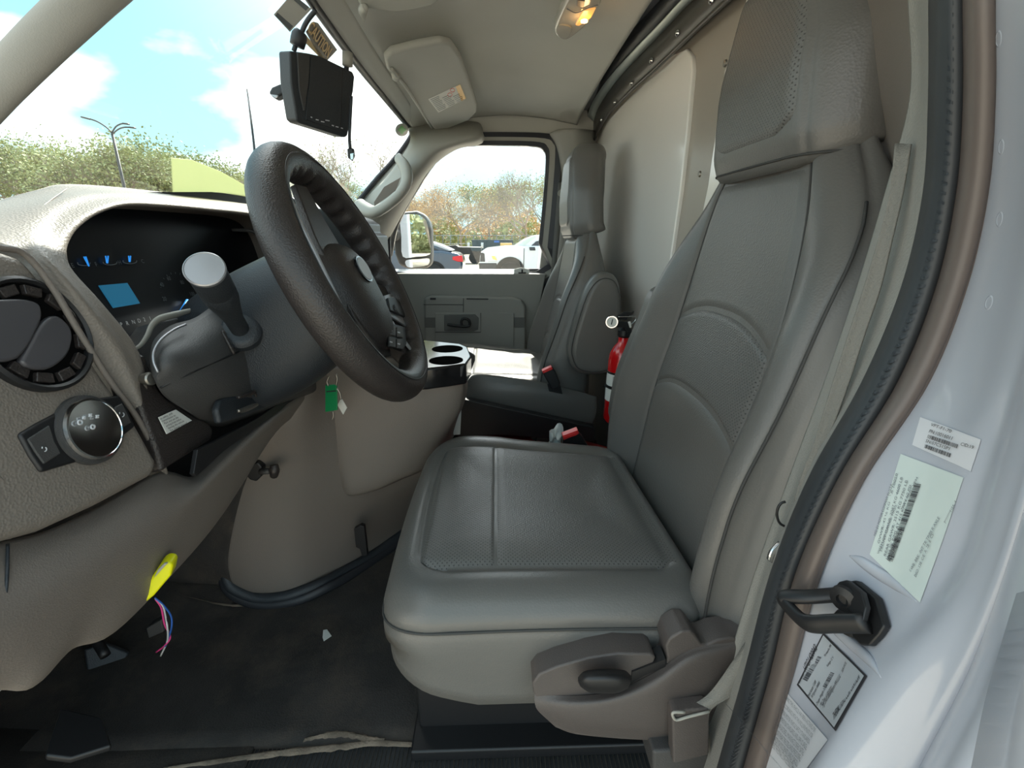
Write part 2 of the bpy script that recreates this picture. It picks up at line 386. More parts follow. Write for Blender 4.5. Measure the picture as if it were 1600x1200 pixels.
fs = patch('wall_left', [[(x, .34+.0*x, z) for z in (.78, 1.0, 1.3, 1.6)] for x in (-1.02, -.8, -.62)], 'black', None, thick=.02); struct(fs)
# sill: ribbed scuff plate with its own ribs
sill = thing('scuff_plate', 'black ribbed step plate along the bottom of the door opening', 'scuff plate', (-.2, .5, ZF))
slab3('plate', [(-.42, .34, ZF-.005), (.34, .34, ZF-.005), (.34, .575, ZF-.005), (-.42, .575, ZF-.005)], (0, 0, -1), .02, 'ribbed', sill, .003)
V, f = [], []
for i in range(108):
    x = -.40+i*.0068; k = len(V)
    V += [(x-.0009, .36, ZF-.004), (x+.0009, .36, ZF-.004), (x+.0009, .570, ZF-.004), (x-.0009, .570, ZF-.004), (x, .36, ZF-.0022), (x, .570, ZF-.0022)]
    f += [(k, k+4, k+5, k+3), (k+4, k+1, k+2, k+5)]
o = mesh('ribs', V, f, 'steel', sill, False); o['kind'] = 'stuff'
rnd = random.Random(3)
def crumb_strip(name, pts, w, z, label, m='dust'):
    P = cr1(pts, 6); V = []; f = []
    for i, p in enumerate(P):
        ww = w*(.5+.5*rnd.random())*(sin(pi*min(1, max(.06, i/len(P))))**.4)
        V += [(p[0], p[1]-ww, z), (p[0]+.004*rnd.random(), p[1], z+.005), (p[0], p[1]+ww*.8, z)]
    f = grid_faces(len(P), 3)
    return tag(mesh(name, V, f, m), label, 'dirt')
P_ = [PZ(x, y, ZF)[:2] for x, y in ((255, 1205), (340, 1192), (440, 1178), (520, 1170), (585, 1163), (650, 1166))]
crumb_strip('dirt_ridge', P_, .008, ZF+.003, 'ridge of sandy dirt along the carpet edge by the door sill')
P_ = [PZ(x, y, ZF)[:2] for x, y in ((475, 1160), (510, 1152), (540, 1150), (575, 1158), (600, 1160))]
crumb_strip('dirt_ridge', P_, .010, ZF+.004, 'wider sandy smear on the carpet just above the ribbed step plate')
P_ = [PZ(x, y, ZF)[:2] for x, y in ((645, 1163), (720, 1160), (800, 1150), (860, 1142), (900, 1140))]
crumb_strip('dirt_ridge', P_, .011, ZF+.003, 'sandy rust strip under the front of the driver seat riser')
P_ = [PZ(x, y, ZF)[:2] for x, y in ((255, 930), (300, 938), (350, 948), (400, 948), (470, 938), (520, 915), (570, 880))]
crumb_strip('dirt_ridge', P_, .004, ZF+.003, 'thin brown dirt line around the engine cover foot')

# --- bulkhead (rear wall)
XB = .40
bw = patch('wall_back', [[(XB+.012+.01*sin(y*3), y, z) for y in (.62, .9, 1.3, 1.7, 2.12)] for z in (ZF-.02, 1.2, 1.6, 1.9, 2.12)], 'wall_taupe', None, thick=.02, label='bulkhead behind the seats'); struct(bw)
BP, BN = (XB, 0, 0), (1, 0, 0)
o = slab('trim_2', [(1120, -60), (1070, 60), (1000, 130), (950, 188), (931, 222), (929, 300), (930, 800), (1052, 800), (1045, 420), (1062, 300), (1073, 200), (1081, 110), (1080, 88), (1072, 76), (1052, 84), (1000, 133), (950, 188)][3:], (XB-.008, 0, 0), BN, .012, 'white_wall', None, .006, label='glossy white bulkhead panel with rounded corner'); struct(o)
o = slab('trim_3', [(1176, -40), (1150, 50), (1131, 110), (1118, 200), (1105, 290), (1078, 420), (1070, 800), (1330, 800), (1330, -40)], (XB-.006, 0, 0), BN, .012, 'white_wall', None, .005, label='white bulkhead panel beside the driver seat'); struct(o)
o = slab('trim_4', [(1245, -60), (1205, -5), (1172, 30), (1158, 62), (1150, 110), (1290, 110), (1290, -60)], (XB-.022, 0, 0), BN, .014, 'white_wall', None, .008, sm=0, label='raised white pressing above the driver seat'); struct(o)
# dark riveted channel
ch = thing('riveted_channel', 'dark steel channel riveted along the top of the bulkhead', 'channel', (XB, 1.5, 2.0))
up_ = [(1165, -60), (1085, 0), (1042, 45), (1000, 88), (960, 132), (936, 168), (928, 190)]
lo_ = [(1185, -45), (1132, 2), (1060, 70), (1018, 110), (985, 140), (945, 183), (928, 216)]
rows = [[PX(x, y, XB-.022) for x, y in up_], [PX((a+c)/2, (b+d)/2, XB-.022) for (a, b), (c, d) in zip(up_, lo_)], [PX(x, y, XB-.020) for x, y in lo_]]
o = patch('web', rows, 'wall_dark', ch, n=3, thick=.004, lin_r=True)
tube('lip', [PX(x+1, y+2, XB-.026) for x, y in lo_], .004, 'wall_dark', ch)
for x, y in ((1112, 1), (1059, 52), (1018, 95), (987, 130), (961, 160), (940, 187)):
    p = PX(x, y, XB-.026); lathe('rivet', [(.0065, 0), (.006, .002), (.0035, .0045), (0, .005)], p, (-1, 0, 0), 'chrome', ch, 14)
sl = patch('trim_5', [[PX(x, y, XB-.02) for x, y in up_], [PX(x-10, y-9, XB-.045) for x, y in up_]], 'label_green', None, n=3, thick=.003, lin_r=True, label='pale sealant strip above the channel'); struct(sl)
sl = patch('trim_6', [[PX(x-9, y-9, XB-.040) for x, y in up_], [PX(x-22, y-14, XB-.055) for x, y in up_], [PX(x-32, y-20, XB-.05) for x, y in up_]], 'dark', None, n=3, thick=.004, label='dark headliner edge seal'); struct(sl)
for x, y, l in ((1134, 99, 'small push pin in the white bulkhead panel, by the driver headrest'), (1094, 272, 'small screw low on the white bulkhead panel')):
    tag(lathe('screw', [(.006, 0), (.005, .003), (0, .004)], PX(x, y, XB-.008), (-1, 0, 0), 'steel', None, 12), l, 'screw')

# --- passenger side wall: door
YD = 2.0
DPn = (0, 1, 0)
door = thing('door_1', 'grey passenger door with window and pull handle', 'door', (-.1, YD, 1.0)); del door['category']; struct(door)
# frame with window opening: ring between two outlines
win = [(604, 424), (612, 400), (622, 352), (650, 300), (682, 252), (700, 237), (730, 228), (790, 227), (838, 229), (850, 236), (853, 252), (848, 320), (842, 380), (838, 424)]
frm = [(575, 436), (570, 400), (590, 345), (630, 285), (668, 237), (690, 222), (730, 214), (790, 213), (850, 214), (866, 222), (871, 250), (864, 320), (857, 380), (852, 436)]
def ring(name, a, b, Ya, Yb, m, parent, t=.012, **k):
    A = [PY(x, y, Ya) for x, y in a]; B = [PY(x, y, Yb) for x, y in b]
    A = cr1(A, 3, True); B = cr1(B, 3, True)
    n_ = len(A); off = np.array([0, t, 0])
    V = list(A)+list(B)+list(A+off)+list(B+off); f = []
    for i in range(n_):
        j = (i+1) % n_; f += [(i, j, n_+j, n_+i), (2*n_+i, 3*n_+i, 3*n_+j, 2*n_+j), (i, 2*n_+i, 2*n_+j, j), (n_+i, n_+j, 3*n_+j, 3*n_+i)]
    return mesh(name, V, f, m, parent, False, **k)
ring('window_seal', win, [(x+(x-730)*.045, y+(y-330)*.07) for x, y in win], YD+.028, YD+.012, 'rubber', door, .02)
ring('window_frame', [(x+(x-730)*.045, y+(y-330)*.07) for x, y in win], [(x+(x-730)*.12, y+(y-330)*.13) for x, y in win], YD+.014, YD+.01, 'taupe_light', door, .02)
ring('door_seal', [(x+(x-730)*.12, y+(y-330)*.13) for x, y in win], [(x+(x-730)*.20, y+(y-330)*.20) for x, y in win], YD+.006, YD-.004, 'rubber', door, .02)
o = slab('window_pane', win, (0, YD+.035, 0), DPn, .004, 'clear', door)
o = patch('belt_sill', [[PY(x, 429, YD+.004) for x in (560, 700, 852)], [PY(x, 424.5, YD+.05) for x in (560, 700, 852)], [PY(x, 421, YD+.11) for x in (560, 700, 852)]], 'car_white', door, thick=.004, label='white painted window sill edge')
o = slab('lock_pin', [(803, 421), (815, 418), (827, 421), (827, 430), (820, 433), (808, 433), (803, 430)], (0, YD+.010, 0), DPn, .008, 'paper', door, .001)
slab('lock_mark', [(810, 425.4), (814.6, 425.4), (814.6, 421), (817.2, 421), (817.2, 425.4), (822, 425.4), (822, 428), (817.2, 428), (817.2, 432), (814.6, 432), (814.6, 428), (810, 428)], (0, YD+.006, 0), DPn, .004, 'black', door)
slab('upper_panel', [(480, 427), (854, 428), (850, 445), (832, 545), (822, 900), (480, 900)], (0, YD-.008, 0), DPn, .03, 'door_grey', door, .006, label='grey upper door trim')
slab('armrest_panel', [(663, 466), (672, 462), (800, 464), (815, 468), (821, 478), (822, 545), (820, 900), (662, 900)], (0, YD-.035, 0), DPn, .035, 'door_grey', door, .010)
slab('grain_band', [(664, 496), (820, 496), (820, 512), (664, 512)], (0, YD-.0365, 0), DPn, .003, 'door_grey_dark', door, .001)
slab('inset_panel', [(680, 489), (803, 489), (803, 545), (680, 545)], (0, YD-.039, 0), DPn, .004, 'door_grey', door, .002)
slab('handle_cup', [(694, 492), (742, 491), (748, 497), (747, 515), (740, 518), (694, 517)], (0, YD-.042, 0), DPn, .004, 'door_grey_dark', door, .002)
tube('door_handle', [PY(x, y, YD-.055) for x, y in ((699, 507), (712, 509), (730, 510), (734, 507), (732, 500), (725, 498), (721, 502), (722, 509))], .0055, 'black', door, label='black pull handle')
tube('panel_joint', [PY(x, y, YD-.036) for x, y in ((662, 476), (724, 476), (724, 488), (724, 466))], .0012, 'black', door, smooth_path=False)
tube('panel_joint', [PY(x, y, YD-.043) for x, y in ((751, 489), (751, 519), (680, 519))], .0012, 'black', door, smooth_path=False)
slab('lock_switch', [(672, 465.5), (681, 465.5), (681, 468.5), (672, 468.5)], (0, YD-.037, 0), DPn, .004, 'black', door)
slab('grip_slot', [(729, 466), (763, 466.5), (763, 468.5), (729, 468)], (0, YD-.037, 0), DPn, .004, 'black', door)
spk = slab('speaker_grille', [(638, 472), (659, 472), (660, 520), (642, 520)], (0, YD-.004, 0), DPn, .006, 'door_grey_dark', door, .002)
V, f = [], []
for i in range(5):
    for j in range(12):
        p = PY(643+i*3.7, 476+j*3.6, YD-.006); k = len(V); s = .0035
        V += [p+np.array((-s, 0, -s)), p+np.array((s, 0, -s)), p+np.array((s, 0, s)), p+np.array((-s, 0, s))]; f.append((k, k+1, k+2, k+3))
mesh('grille_hole', V, f, 'black', spk, False)
o = slab('trim_23', [(836, 428), (842, 428), (832, 545), (826, 545)], (0, YD+.03, 0), DPn, .01, 'label', None); struct(o)
o = slab('trim_24', [(820, 420), (860, 420), (850, 600), (800, 900), (790, 900)], (0, YD+.045, 0), DPn, .01, 'rubber', None); struct(o)
o = slab('trim_25', [(690, 200), (885, 196), (890, 226), (740, 221), (700, 233), (664, 236)], (0, YD+.045, 0), DPn, .01, 'rubber', None); struct(o)
o = slab3('trim_27', [(-.28, 2.035, 1.975), (.47, 2.035, 1.975), (.47, 2.035, 2.14), (-.28, 2.035, 2.14)], (0, 1, 0), .03, 'headliner', None); struct(o)
# passenger side wall behind/around door, pillar
o = slab('wall_right', [(838, 205), (1000, 205), (1000, 950), (815, 950), (824, 540), (842, 430), (858, 300), (862, 240)], (0, YD+.05, 0), DPn, .02, 'door_grey', None); struct(o)
pil = patch('trim_7', [[PY(*p) for p in r] for r in (
    [(860, 208, 1.98), (872, 203, 1.93), (900, 201, 1.90), (928, 204, 1.97)],
    [(873, 235, 1.99), (882, 235, 1.94), (905, 235, 1.92), (928, 235, 1.97)],
    [(880, 300, 2.0), (888, 300, 1.95), (905, 300, 1.94), (935, 300, 1.97)],
    [(868, 400, 2.0), (878, 400, 1.96), (900, 400, 1.95), (935, 400, 1.97)],
    [(846, 560, 2.0), (860, 560, 1.97), (880, 560, 1.96), (930, 560, 1.97)],
    [(838, 800, 2.0), (850, 800, 1.97), (880, 800, 1.96), (930, 800, 1.97)])], 'door_grey', None, thick=.01, label='grey passenger door pillar trim'); struct(pil)
b2 = patch('seat_belt', [[PY(872, 285, 1.935), PY(879, 285, 1.93)], [PY(866, 360, 1.935), PY(875, 360, 1.93)], [PY(858, 450, 1.94), PY(866, 450, 1.94)], [PY(845, 560, 1.93), PY(856, 560, 1.93)]], 'door_grey_dark', None, thick=.003, lin_c=True)
tag(b2, 'dark seat belt webbing hanging on the passenger door pillar', 'seat belt')
tag(lathe('belt_button', [(.012, 0), (.012, .006), (0, .008)], PY(876, 302, 1.92), (0, -1, .1), 'taupe_light', None, 16), 'pale belt guide button on passenger pillar', 'belt guide')

# --- passenger A pillar trim with grab handle
ap = patch('trim_8', [[PY(*p) for p in r] for r in (
    [(636, 196, 2.0), (690, 192, 2.0), (742, 192, 2.0), (752, 200, 2.03)],
    [(642, 216, 1.93), (690, 214, 1.92), (742, 214, 1.92), (752, 222, 1.99)],
    [(632, 240, 1.93), (662, 244, 1.90), (690, 236, 1.93), (712, 232, 2.0)],
    [(606, 277, 1.93), (632, 280, 1.88), (658, 272, 1.92), (672, 262, 2.0)],
    [(578, 306, 1.92), (600, 315, 1.87), (625, 318, 1.92), (640, 312, 2.0)],
    [(555, 334, 1.92), (575, 352, 1.87), (598, 360, 1.92), (612, 362, 2.0)],
    [(520, 375, 1.92), (545, 392, 1.88), (565, 405, 1.93), (585, 415, 2.0)])], 'taupe_light', None, thick=.01, label='pale grey windshield pillar trim on the passenger side'); struct(ap)
gh = thing('grab_handle', 'pale grey grab handle on the passenger windshield pillar', 'grab handle', PY(600, 300, 1.84))
tube('grip', [PY(*p) for p in ((622, 247, 1.87), (633, 262, 1.83), (636, 282, 1.81), (626, 302, 1.80), (603, 322, 1.80), (584, 331, 1.81), (569, 325, 1.85), (562, 318, 1.88))], [.016, .021, .022, .022, .022, .023, .023, .020], 'taupe_light', gh, flat=(1.15, .85), seg=14)
slab('recess', [(626, 277), (618, 298), (585, 322), (584, 316), (600, 292)], (0, 1.862, 0), (0, 1, .1), .003, 'taupe', gh, .001)
# black sail corner in front of the passenger window
o = slab('trim_9', [(574, 352), (608, 330), (611, 424), (575, 428)], (0, YD-.01, 0), DPn, .02, 'rubber', None, .004, label='black mirror sail corner'); struct(o)

# --- windshield: glass, black edge
def ws(px, py): return PP(px, py, (-.320, 0, 2.025), (0.30/0.20, 0, 1) if False else (-1.45, 0, 1))
WN = np.array((-1.45, 0, 1.0)); WN /= np.linalg.norm(WN)
def wsz(y, z): return (-.320+(z-2.025)/1.45, y, z)
gl = mesh('window_1', [wsz(.40, 2.025), wsz(1.97, 2.025), wsz(1.97, 1.56), wsz(.30, 1.56)], [(0, 1, 2, 3)], 'windshield', None, False, label='windshield glass'); struct(gl)
edge = [ws(x, y) for x, y in ((470, -30), (492, 10), (560, 103), (600, 152), (636, 196), (642, 206), (640, 216), (620, 244), (590, 278), (557, 318), (530, 352))]
o = tube('trim_10', edge, .0085, 'rubber', None, label='black windshield edge seal', n=4); struct(o)
he = [ws(x+3, y) for x, y in ((470, -30), (492, 10), (560, 103), (600, 152), (634, 196), (642, 206))]
o = patch('trim_11', [he, [p+np.array((.022, 0, .006)) for p in he], [p+np.array((.045, 0, .022)) for p in he]], 'headliner', None, n=4, thick=.002, label='headliner edge along the windshield'); struct(o)
pe = [ws(x+2, y) for x, y in ((642, 206), (638, 218), (620, 244), (590, 278), (557, 318), (530, 352))]
o = patch('trim_28', [pe, [p+np.array((.018, -.004, .0)) for p in pe], [p+np.array((.045, -.012, .0)) for p in pe]], 'taupe_light', None, n=4, thick=.002, label='pillar trim edge along the windshield'); struct(o)
# driver A pillar (upper left of the photo)
dp = tube('trim_12', [PY(*p) for p in ((-180, 290, .36), (-60, 190, .38), (0, 132, .40), (68, 64, .43), (135, 0, .47), (190, -55, .52), (260, -140, .60))], [.0135, .0135, .0135, .015, .017, .020, .024], 'taupe_light', None, flat=(1.0, .8), seg=20, label='beige driver-side windshield pillar trim'); struct(dp)
dp.data.materials[0] = mat('pillar_beige', (.36, .33, .28), .6, bump=(900, .1))

# ================================================================== SEATS
zt = [1.02, 1.08, 1.15, 1.25, 1.35, 1.45, 1.55, 1.62, 1.67, 1.70, 1.73, 1.76]
XC = [.250, .262, .275, .290, .305, .330, .348, .358, .364, .368, .374, .380]
AA = [.145, .150, .158, .160, .160, .156, .148, .138, .125, .112, .095, .08]
BB = [.205, .228, .243, .250, .250, .248, .240, .224, .190, .160, .135, .115]
TT = [.10, .10, .10, .10, .10, .10, .095, .080, .065, .055, .045, .035]
PB = [.020, .030, .036, .052, .054, .043, .030, .006, -.010, -.014, -.014, -.014]
YC = .70
def sb(tab, z): return float(np.interp(z, zt, tab))
def smooth_tab(tab):
    g = lambda z: sum(sb(tab, z+d)*w for d, w in ((-.03, .2), (-.015, .2), (0, .2), (.015, .2), (.03, .2)))
    return g
fXC, fAA, fBB, fPB, fTT = map(smooth_tab, (XC, AA, BB, PB, TT))
def front(y, z):
    q = abs(y); a, b, p, xc = fAA(z), fBB(z), fPB(z), fXC(z)
    # gentle shape of the padded lower back
    xc -= .010*exp(-((z-1.40)/.10)**2)*(1-min(1, q/a)**2)
    if q <= a: x = xc-.004*(q/a)**2
    else:
        s = min(1, (q-a)/(b-a)); x = xc-.004-p*(s*s*(3-2*s))-(.004+.008*min(1, max(0, (1.66-z)/.14)))*sin(pi*s)+.012*s**6
    x += .0045*exp(-((q-a)/.0045)**2)
    return x
def loop(z, T=.105, c=1.0):
    a, b, xc = fAA(z), fBB(z), fXC(z); pts = []; T = fTT(z)
    ys = np.concatenate([np.linspace(0, a-.012, 9), np.linspace(a-.009, a+.009, 8), np.linspace(a+.012, b, 16)])
    for y in ys: pts.append((y, front(y, z)))
    x1 = front(b, z); x2 = xc+T
    for s in np.linspace(.06, .9, 12): 
        pts.append((b+.014*sin(pi*s)-.012*s*s-.004*exp(-((s-.06)/.03)**2), x1+(x2-x1)*s))
    for s in np.linspace(0, 1, 7): pts.append(((b-.03)*(1-s), x2+.004*sin(pi*s/2)))
    half = pts; full = half+[(-y, x) for y, x in half[-2:0:-1]]
    return full
rows = []
zs = list(np.linspace(1.02, 1.745, 110))
for z in zs: rows.append([(x, YC+y, z) for y, x in loop(z)])
cen0 = np.mean(rows[0], axis=0); r0 = [[tuple(cen0+(np.array(p)-cen0)*s+np.array((0, 0, -.02*sqrt(1-s*s)))) for p in rows[0]] for s in (.05, .5, .8, .95)]
cenT = np.mean(rows[-1], axis=0); rT = [[tuple(cenT+(np.array(p)-cenT)*s+np.array((0, 0, .01*(1-s)))) for p in rows[-1]] for s in (.9, .05)]
rows = r0+rows+rT
seatD = thing('driver_seat', 'grey leather driver seat with tall headrest nearest the open door', 'seat', (.1, YC, ZF), 'vinyl bucket seats')
G = np.array(rows)
mesh('backrest', G.reshape(-1, 3), grid_faces(G.shape[0], G.shape[1], True), 'leather', seatD)
# overlay panels on the front of the back
def panel(name, lo, hi, ain, m, parent=None, nz=26, ny=34, lift=.0045, ff=front, yc=YC, sgn=1):
    V = []
    for i in range(nz+1):
        for j in range(ny+1):
            s = -1+2*j/ny; t = i/nz
            zz0, zz1 = lo(s), hi(s); z = zz0+(zz1-zz0)*t; a = ain(z); y = s*a
            e = min(t, 1-t)*abs(zz1-zz0)/.008; e2 = (1-abs(s))*a/.006
            w = sqrt(max(0, 1-(1-min(1, e))**2))*sqrt(max(0, 1-(1-min(1, e2))**2))
            V.append((ff(y, z)-lift*w+.001, yc+y, z))
    return mesh(name, V, grid_faces(nz+1, ny+1), m, parent)
ain = lambda z: fAA(z)-.003
panel('lumbar_panel', lambda s: 1.395-.030*s*s*abs(s), lambda s: 1.508-.030*abs(s)**2.5, ain, 'leather_perf_back', seatD, label=None) if False else panel('lumbar_panel', lambda s: 1.392-.035*abs(s)**2.5, lambda s: 1.512-.034*abs(s)**2.5, ain, 'leather_perf_back', seatD)
panel('lower_back_panel', lambda s: 1.11, lambda s: 1.388-.035*abs(s)**2.5, ain, 'leather', seatD)
panel('upper_back_panel', lambda s: 1.516-.034*abs(s)**2.5, lambda s: 1.700, ain, 'leather', seatD, lift=.003)
for s in (-1, 1):
    tube('piping', [(front(fBB(z), z)-.0005, YC+s*(fBB(z)+.0012), z) for z in np.linspace(1.05, 1.655, 30)], .0017, 'thread', seatD, n=2, seg=6)
    tube('seam', [(front(fAA(z), z)-.002, YC+s*fAA(z), z) for z in np.linspace(1.10, 1.72, 30)], .0013, 'thread', seatD, n=2, seg=6)
# headrest
def hr(z):
    t = (z-1.700)/.275
    b = np.interp(t, [0, .15, .5, .85, 1], [.150, .152, .145, .108, .066]); a = b-.036
    xc = np.interp(t, [0, .12, .4, .8, 1], [.352, .341, .338, .345, .360]); return b, a, xc, .100
def hfront(y, z):
    b, a, xc, T = hr(z); q = abs(y); s = min(1, q/b)
    return xc+.004*s**2+.045*max(0, (s-.62)/.38)**2.2+.003*exp(-((q-a)/.004)**2)
rows = []
def headloop(z, sc=1.0, cx=None):
    b, a, xc, T = hr(z); pts = [(y, hfront(y, z)) for y in np.concatenate([np.linspace(0, a-.01, 6), np.linspace(a-.007, a+.007, 6), np.linspace(a+.012, b, 10)])]
    x1 = hfront(b, z)
    for s in np.linspace(.12, .9, 8): pts.append((b+.004*sin(pi*s)-.02*s**3, x1+(xc+T-x1)*s))
    for s in np.linspace(0, 1, 6): pts.append(((b-.03)*(1-s), xc+T))
    full = pts+[(-y, x) for y, x in pts[-2:0:-1]]
    xm = xc+T*.55
    return [((xm+(x-xm)*sc), YC+y*sc, z) for y, x in full]
for z, s in ((1.702, .2), (1.700, .85), (1.703, .96), (1.710, 1.0)): rows.append(headloop(z, s))
for z in np.linspace(1.72, 1.93, 24): rows.append(headloop(z))
for k in range(1, 9):
    a_ = k/8*pi/2; rows.append([(x, y, 1.93+.045*sin(a_)) for x, y, z in headloop(1.93+.02*sin(a_), max(.02, cos(a_)**.6))])
G = np.array(rows); G[:, :, 2] += np.clip((G[:, :, 0]-.36)*.30, 0, .03)*np.clip((1.80-G[:, :, 2])/.1, 0, 1)
head = mesh('headrest', G.reshape(-1, 3), grid_faces(G.shape[0], G.shape[1], True), 'leather', seatD)
def hp():
    V = []; nz, ny = 30, 24
    for i in range(nz+1):
        for j in range(ny+1):
            s = -1+2*j/ny; t = i/nz
            z = 1.738+(1.935-1.738)*t; b, a, xc, T = hr(z); aa = (a-.002)*(1-.10*(1-t))*(1-.35*max(0, 1-t/.12)**2)
            y = s*aa; e = min(t, 1-t)*.2/.008; e2 = (1-abs(s))*aa/.008
            w = sqrt(max(0, 1-(1-min(1, e))**2))*sqrt(max(0, 1-(1-min(1, e2))**2))
            V.append((hfront(y, z)-.0045*w+.001, YC+y, z))
    return mesh('headrest_panel', V, grid_faces(nz+1, ny+1), 'leather_perf_back', seatD)
hp()
tube('seam', [(hfront(y, 1.712)-.0008, YC+y, 1.712+.0*y) for y in np.linspace(-.148, .148, 24)], .0015, 'thread', seatD, n=2, seg=6)

# cushion
x0, x1, hy = -.152, .262, .252
def rrect(d, n=26, rf=.075, rb=.05):
    """closed outline, inset d (less at the front)"""
    xa, xb, h = x0+d*.62, x1-d*.5, hy-d; rf = max(.02, rf-d*.35); rb = max(.02, rb-d*.35); P = []
    def arc(cx, cy, r, a0, a1, k=10): return [(cx+r*cos(a0+(a1-a0)*i/k), cy+r*sin(a0+(a1-a0)*i/k)) for i in range(k+1)]
    P += arc(xb-rb, h-rb, rb, 0, pi/2); P += [(xb-rb+(xa+rf-xb+rb)*i/12, h) for i in range(1, 12)]
    P += arc(xa+rf, h-rf, rf, pi/2, pi); P += [(xa-.006*sin(pi*i/12), h-rf-2*(h-rf)*i/12) for i in range(1, 12)]
    P += arc(xa+rf, -h+rf, rf, pi, 1.5*pi); P += [(xa+rf+(xb-rb-xa-rf)*i/12, -h) for i in range(1, 12)]
    P += arc(xb-rb, -h+rb, rb, 1.5*pi, 2*pi); P += [(xb, -h+rb+2*(h-rb)*i/12) for i in range(1, 12)]
    return P
def ctop(x, y, d, base):
    z = base
    if z > 1.13: z += -.085*max(0, x-.0)*(y+.25)/.5*min(1, max(0, (z-1.16)/.03)) + .010*exp(-((x+.06)/.08)**2)*(y+.25)/.5*min(1, max(0, (z-1.16)/.03)); z += .004*sin(pi*min(1, max(0, (x-x0)/.42))) - .016*max(0, 1-(x-x0)/.07)**2
    else: z += (.040*max(0, 1-(x-x0)/.12)) if x < x0+.12 else (.035*max(0, (x-.10)/.16))
    return z
crow = [(.060, 1.056), (.012, 1.052), (.006, 1.056), (.005, 1.075), (.001, 1.11), (-.002, 1.145), (-.002, 1.160), (-.0005, 1.167), (.0015, 1.171), (.000, 1.175), (.001, 1.186), (.008, 1.197), (.022, 1.207), (.042, 1.211), (.058, 1.2085), (.066, 1.2055), (.069, 1.203), (.073, 1.2055), (.085, 1.209), (.12, 1.211), (.16, 1.209), (.20, 1.206), (.235, 1.205)]
rows = []
for d, z in crow:
    dd = d
    rows.append([(x, YC+y, ctop(x, y, d, z)) for x, y in rrect(d)])
G = np.array(rows); k0 = G.shape[1]
fc = grid_faces(G.shape[0], k0, True); last = G.reshape(-1, 3)[-k0:]; V = list(G.reshape(-1, 3))+[last.mean(0)]
fc += [((G.shape[0]-1)*k0+i, (G.shape[0]-1)*k0+(i+1) % k0, len(V)-1) for i in range(k0)]
cush = mesh('cushion', V, fc, 'leather', seatD)
bpy.context.view_layer.update()
tube('seam', [(x, YC+y, ctop(x, y, 0, 1.1735)) for x, y in rrect(-.0006)[::3]], .0018, 'thread', seatD, n=3, seg=6, closed=True)
def cpanel(name, xa, xb, m, rf):
    V = []; nx, ny = 30, 40
    dpr = [c[0] for c in crow][14:]; zpr = [c[1] for c in crow][14:]
    for i in range(nx+1):
        for j in range(ny+1):
            s = -1+2*j/ny; x = xa+(xb-xa)*i/nx; h = hy-.070
            if rf: h -= .022*max(0, 1-(x-xa)/.03)**2
            y = s*h; dd = min(hy-abs(y), (x-x0)/.62, (x1-x)/.5)
            z = ctop(x, y, dd, float(np.interp(dd, dpr, zpr)))
            e = min(x-xa, xb-x)/.006; e2 = (1-abs(s))*h/.005
            w = sqrt(max(0, 1-(1-min(1, e))**2))*sqrt(max(0, 1-(1-min(1, e2))**2))
            V.append((x, YC+y, z+.0030*w-.0008))
    return mesh(name, V, grid_faces(nx+1, ny+1), m, seatD)
cpanel('cushion_front_panel', x0+.046, -.0058, 'leather_perf_seat', True)
cpanel('cushion_rear_panel', -.0042, .245, 'leather_perf_seat', False)
# base, riser and side shields
boxo('riser', (.06, YC+.02, (ZF+1.075)/2), (.385, .29, 1.075-ZF), 'black', seatD, .006)
for yy in (.553, .87): boxo('slide_rail', (.06, yy, 1.055), (.40, .03, .025), 'steel', seatD, .003)
boxo('floor_flange', (.06, YC+.0, ZF+.012), (.40, .33, .022), 'black', seatD, .004)
boxo('recliner_bracket', (.262, .49, 1.12), (.06, .02, .16), 'black', seatD, .004)
SP = (0, .425, 0)
shield_px = [(833, 1082), (832, 1068), (842, 1054), (870, 1042), (920, 1028), (965, 1021), (1016, 1022), (1025, 1027), (1022, 1036), (1004, 1043), (990, 1049), (988, 1062), (1006, 1052), (1040, 1040), (1043, 1028), (1040, 1010), (1046, 998), (1066, 986), (1080, 986), (1086, 992), (1097, 1007), (1104, 1008), (1122, 1000), (1140, 997), (1160, 999), (1176, 1008), (1190, 1040), (1170, 1100), (1120, 1150), (1040, 1158), (970, 1156), (900, 1149), (868, 1138), (848, 1112)]
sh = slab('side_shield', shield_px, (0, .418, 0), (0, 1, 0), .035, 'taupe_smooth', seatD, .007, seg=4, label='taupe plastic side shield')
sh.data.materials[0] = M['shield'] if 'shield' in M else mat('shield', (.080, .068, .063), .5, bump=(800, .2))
rows = [[PY(x, y, yy) for x, y, yy in r] for r in (
    [(835, 1085, .419), (900, 1087, .417), (960, 1080, .416), (1020, 1052, .417), (1080, 1015, .418), (1150, 1002, .418)],
    [(836, 1100, .416), (900, 1102, .407), (960, 1096, .405), (1020, 1075, .404), (1085, 1035, .408), (1172, 1015, .414)],
    [(842, 1112, .416), (900, 1125, .408), (960, 1130, .407), (1020, 1125, .407), (1090, 1090, .410), (1175, 1060, .415)],
    [(868, 1136, .419), (900, 1147, .419), (970, 1154, .419), (1040, 1156, .419), (1110, 1147, .419), (1165, 1098, .419)])]
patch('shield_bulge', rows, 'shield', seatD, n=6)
slab('lever_slot', [(988, 1050), (1024, 1036), (1040, 1030), (1040, 1042), (1006, 1056), (986, 1068)], (0, .416, 0), (0, 1, 0), .02, 'black', seatD)
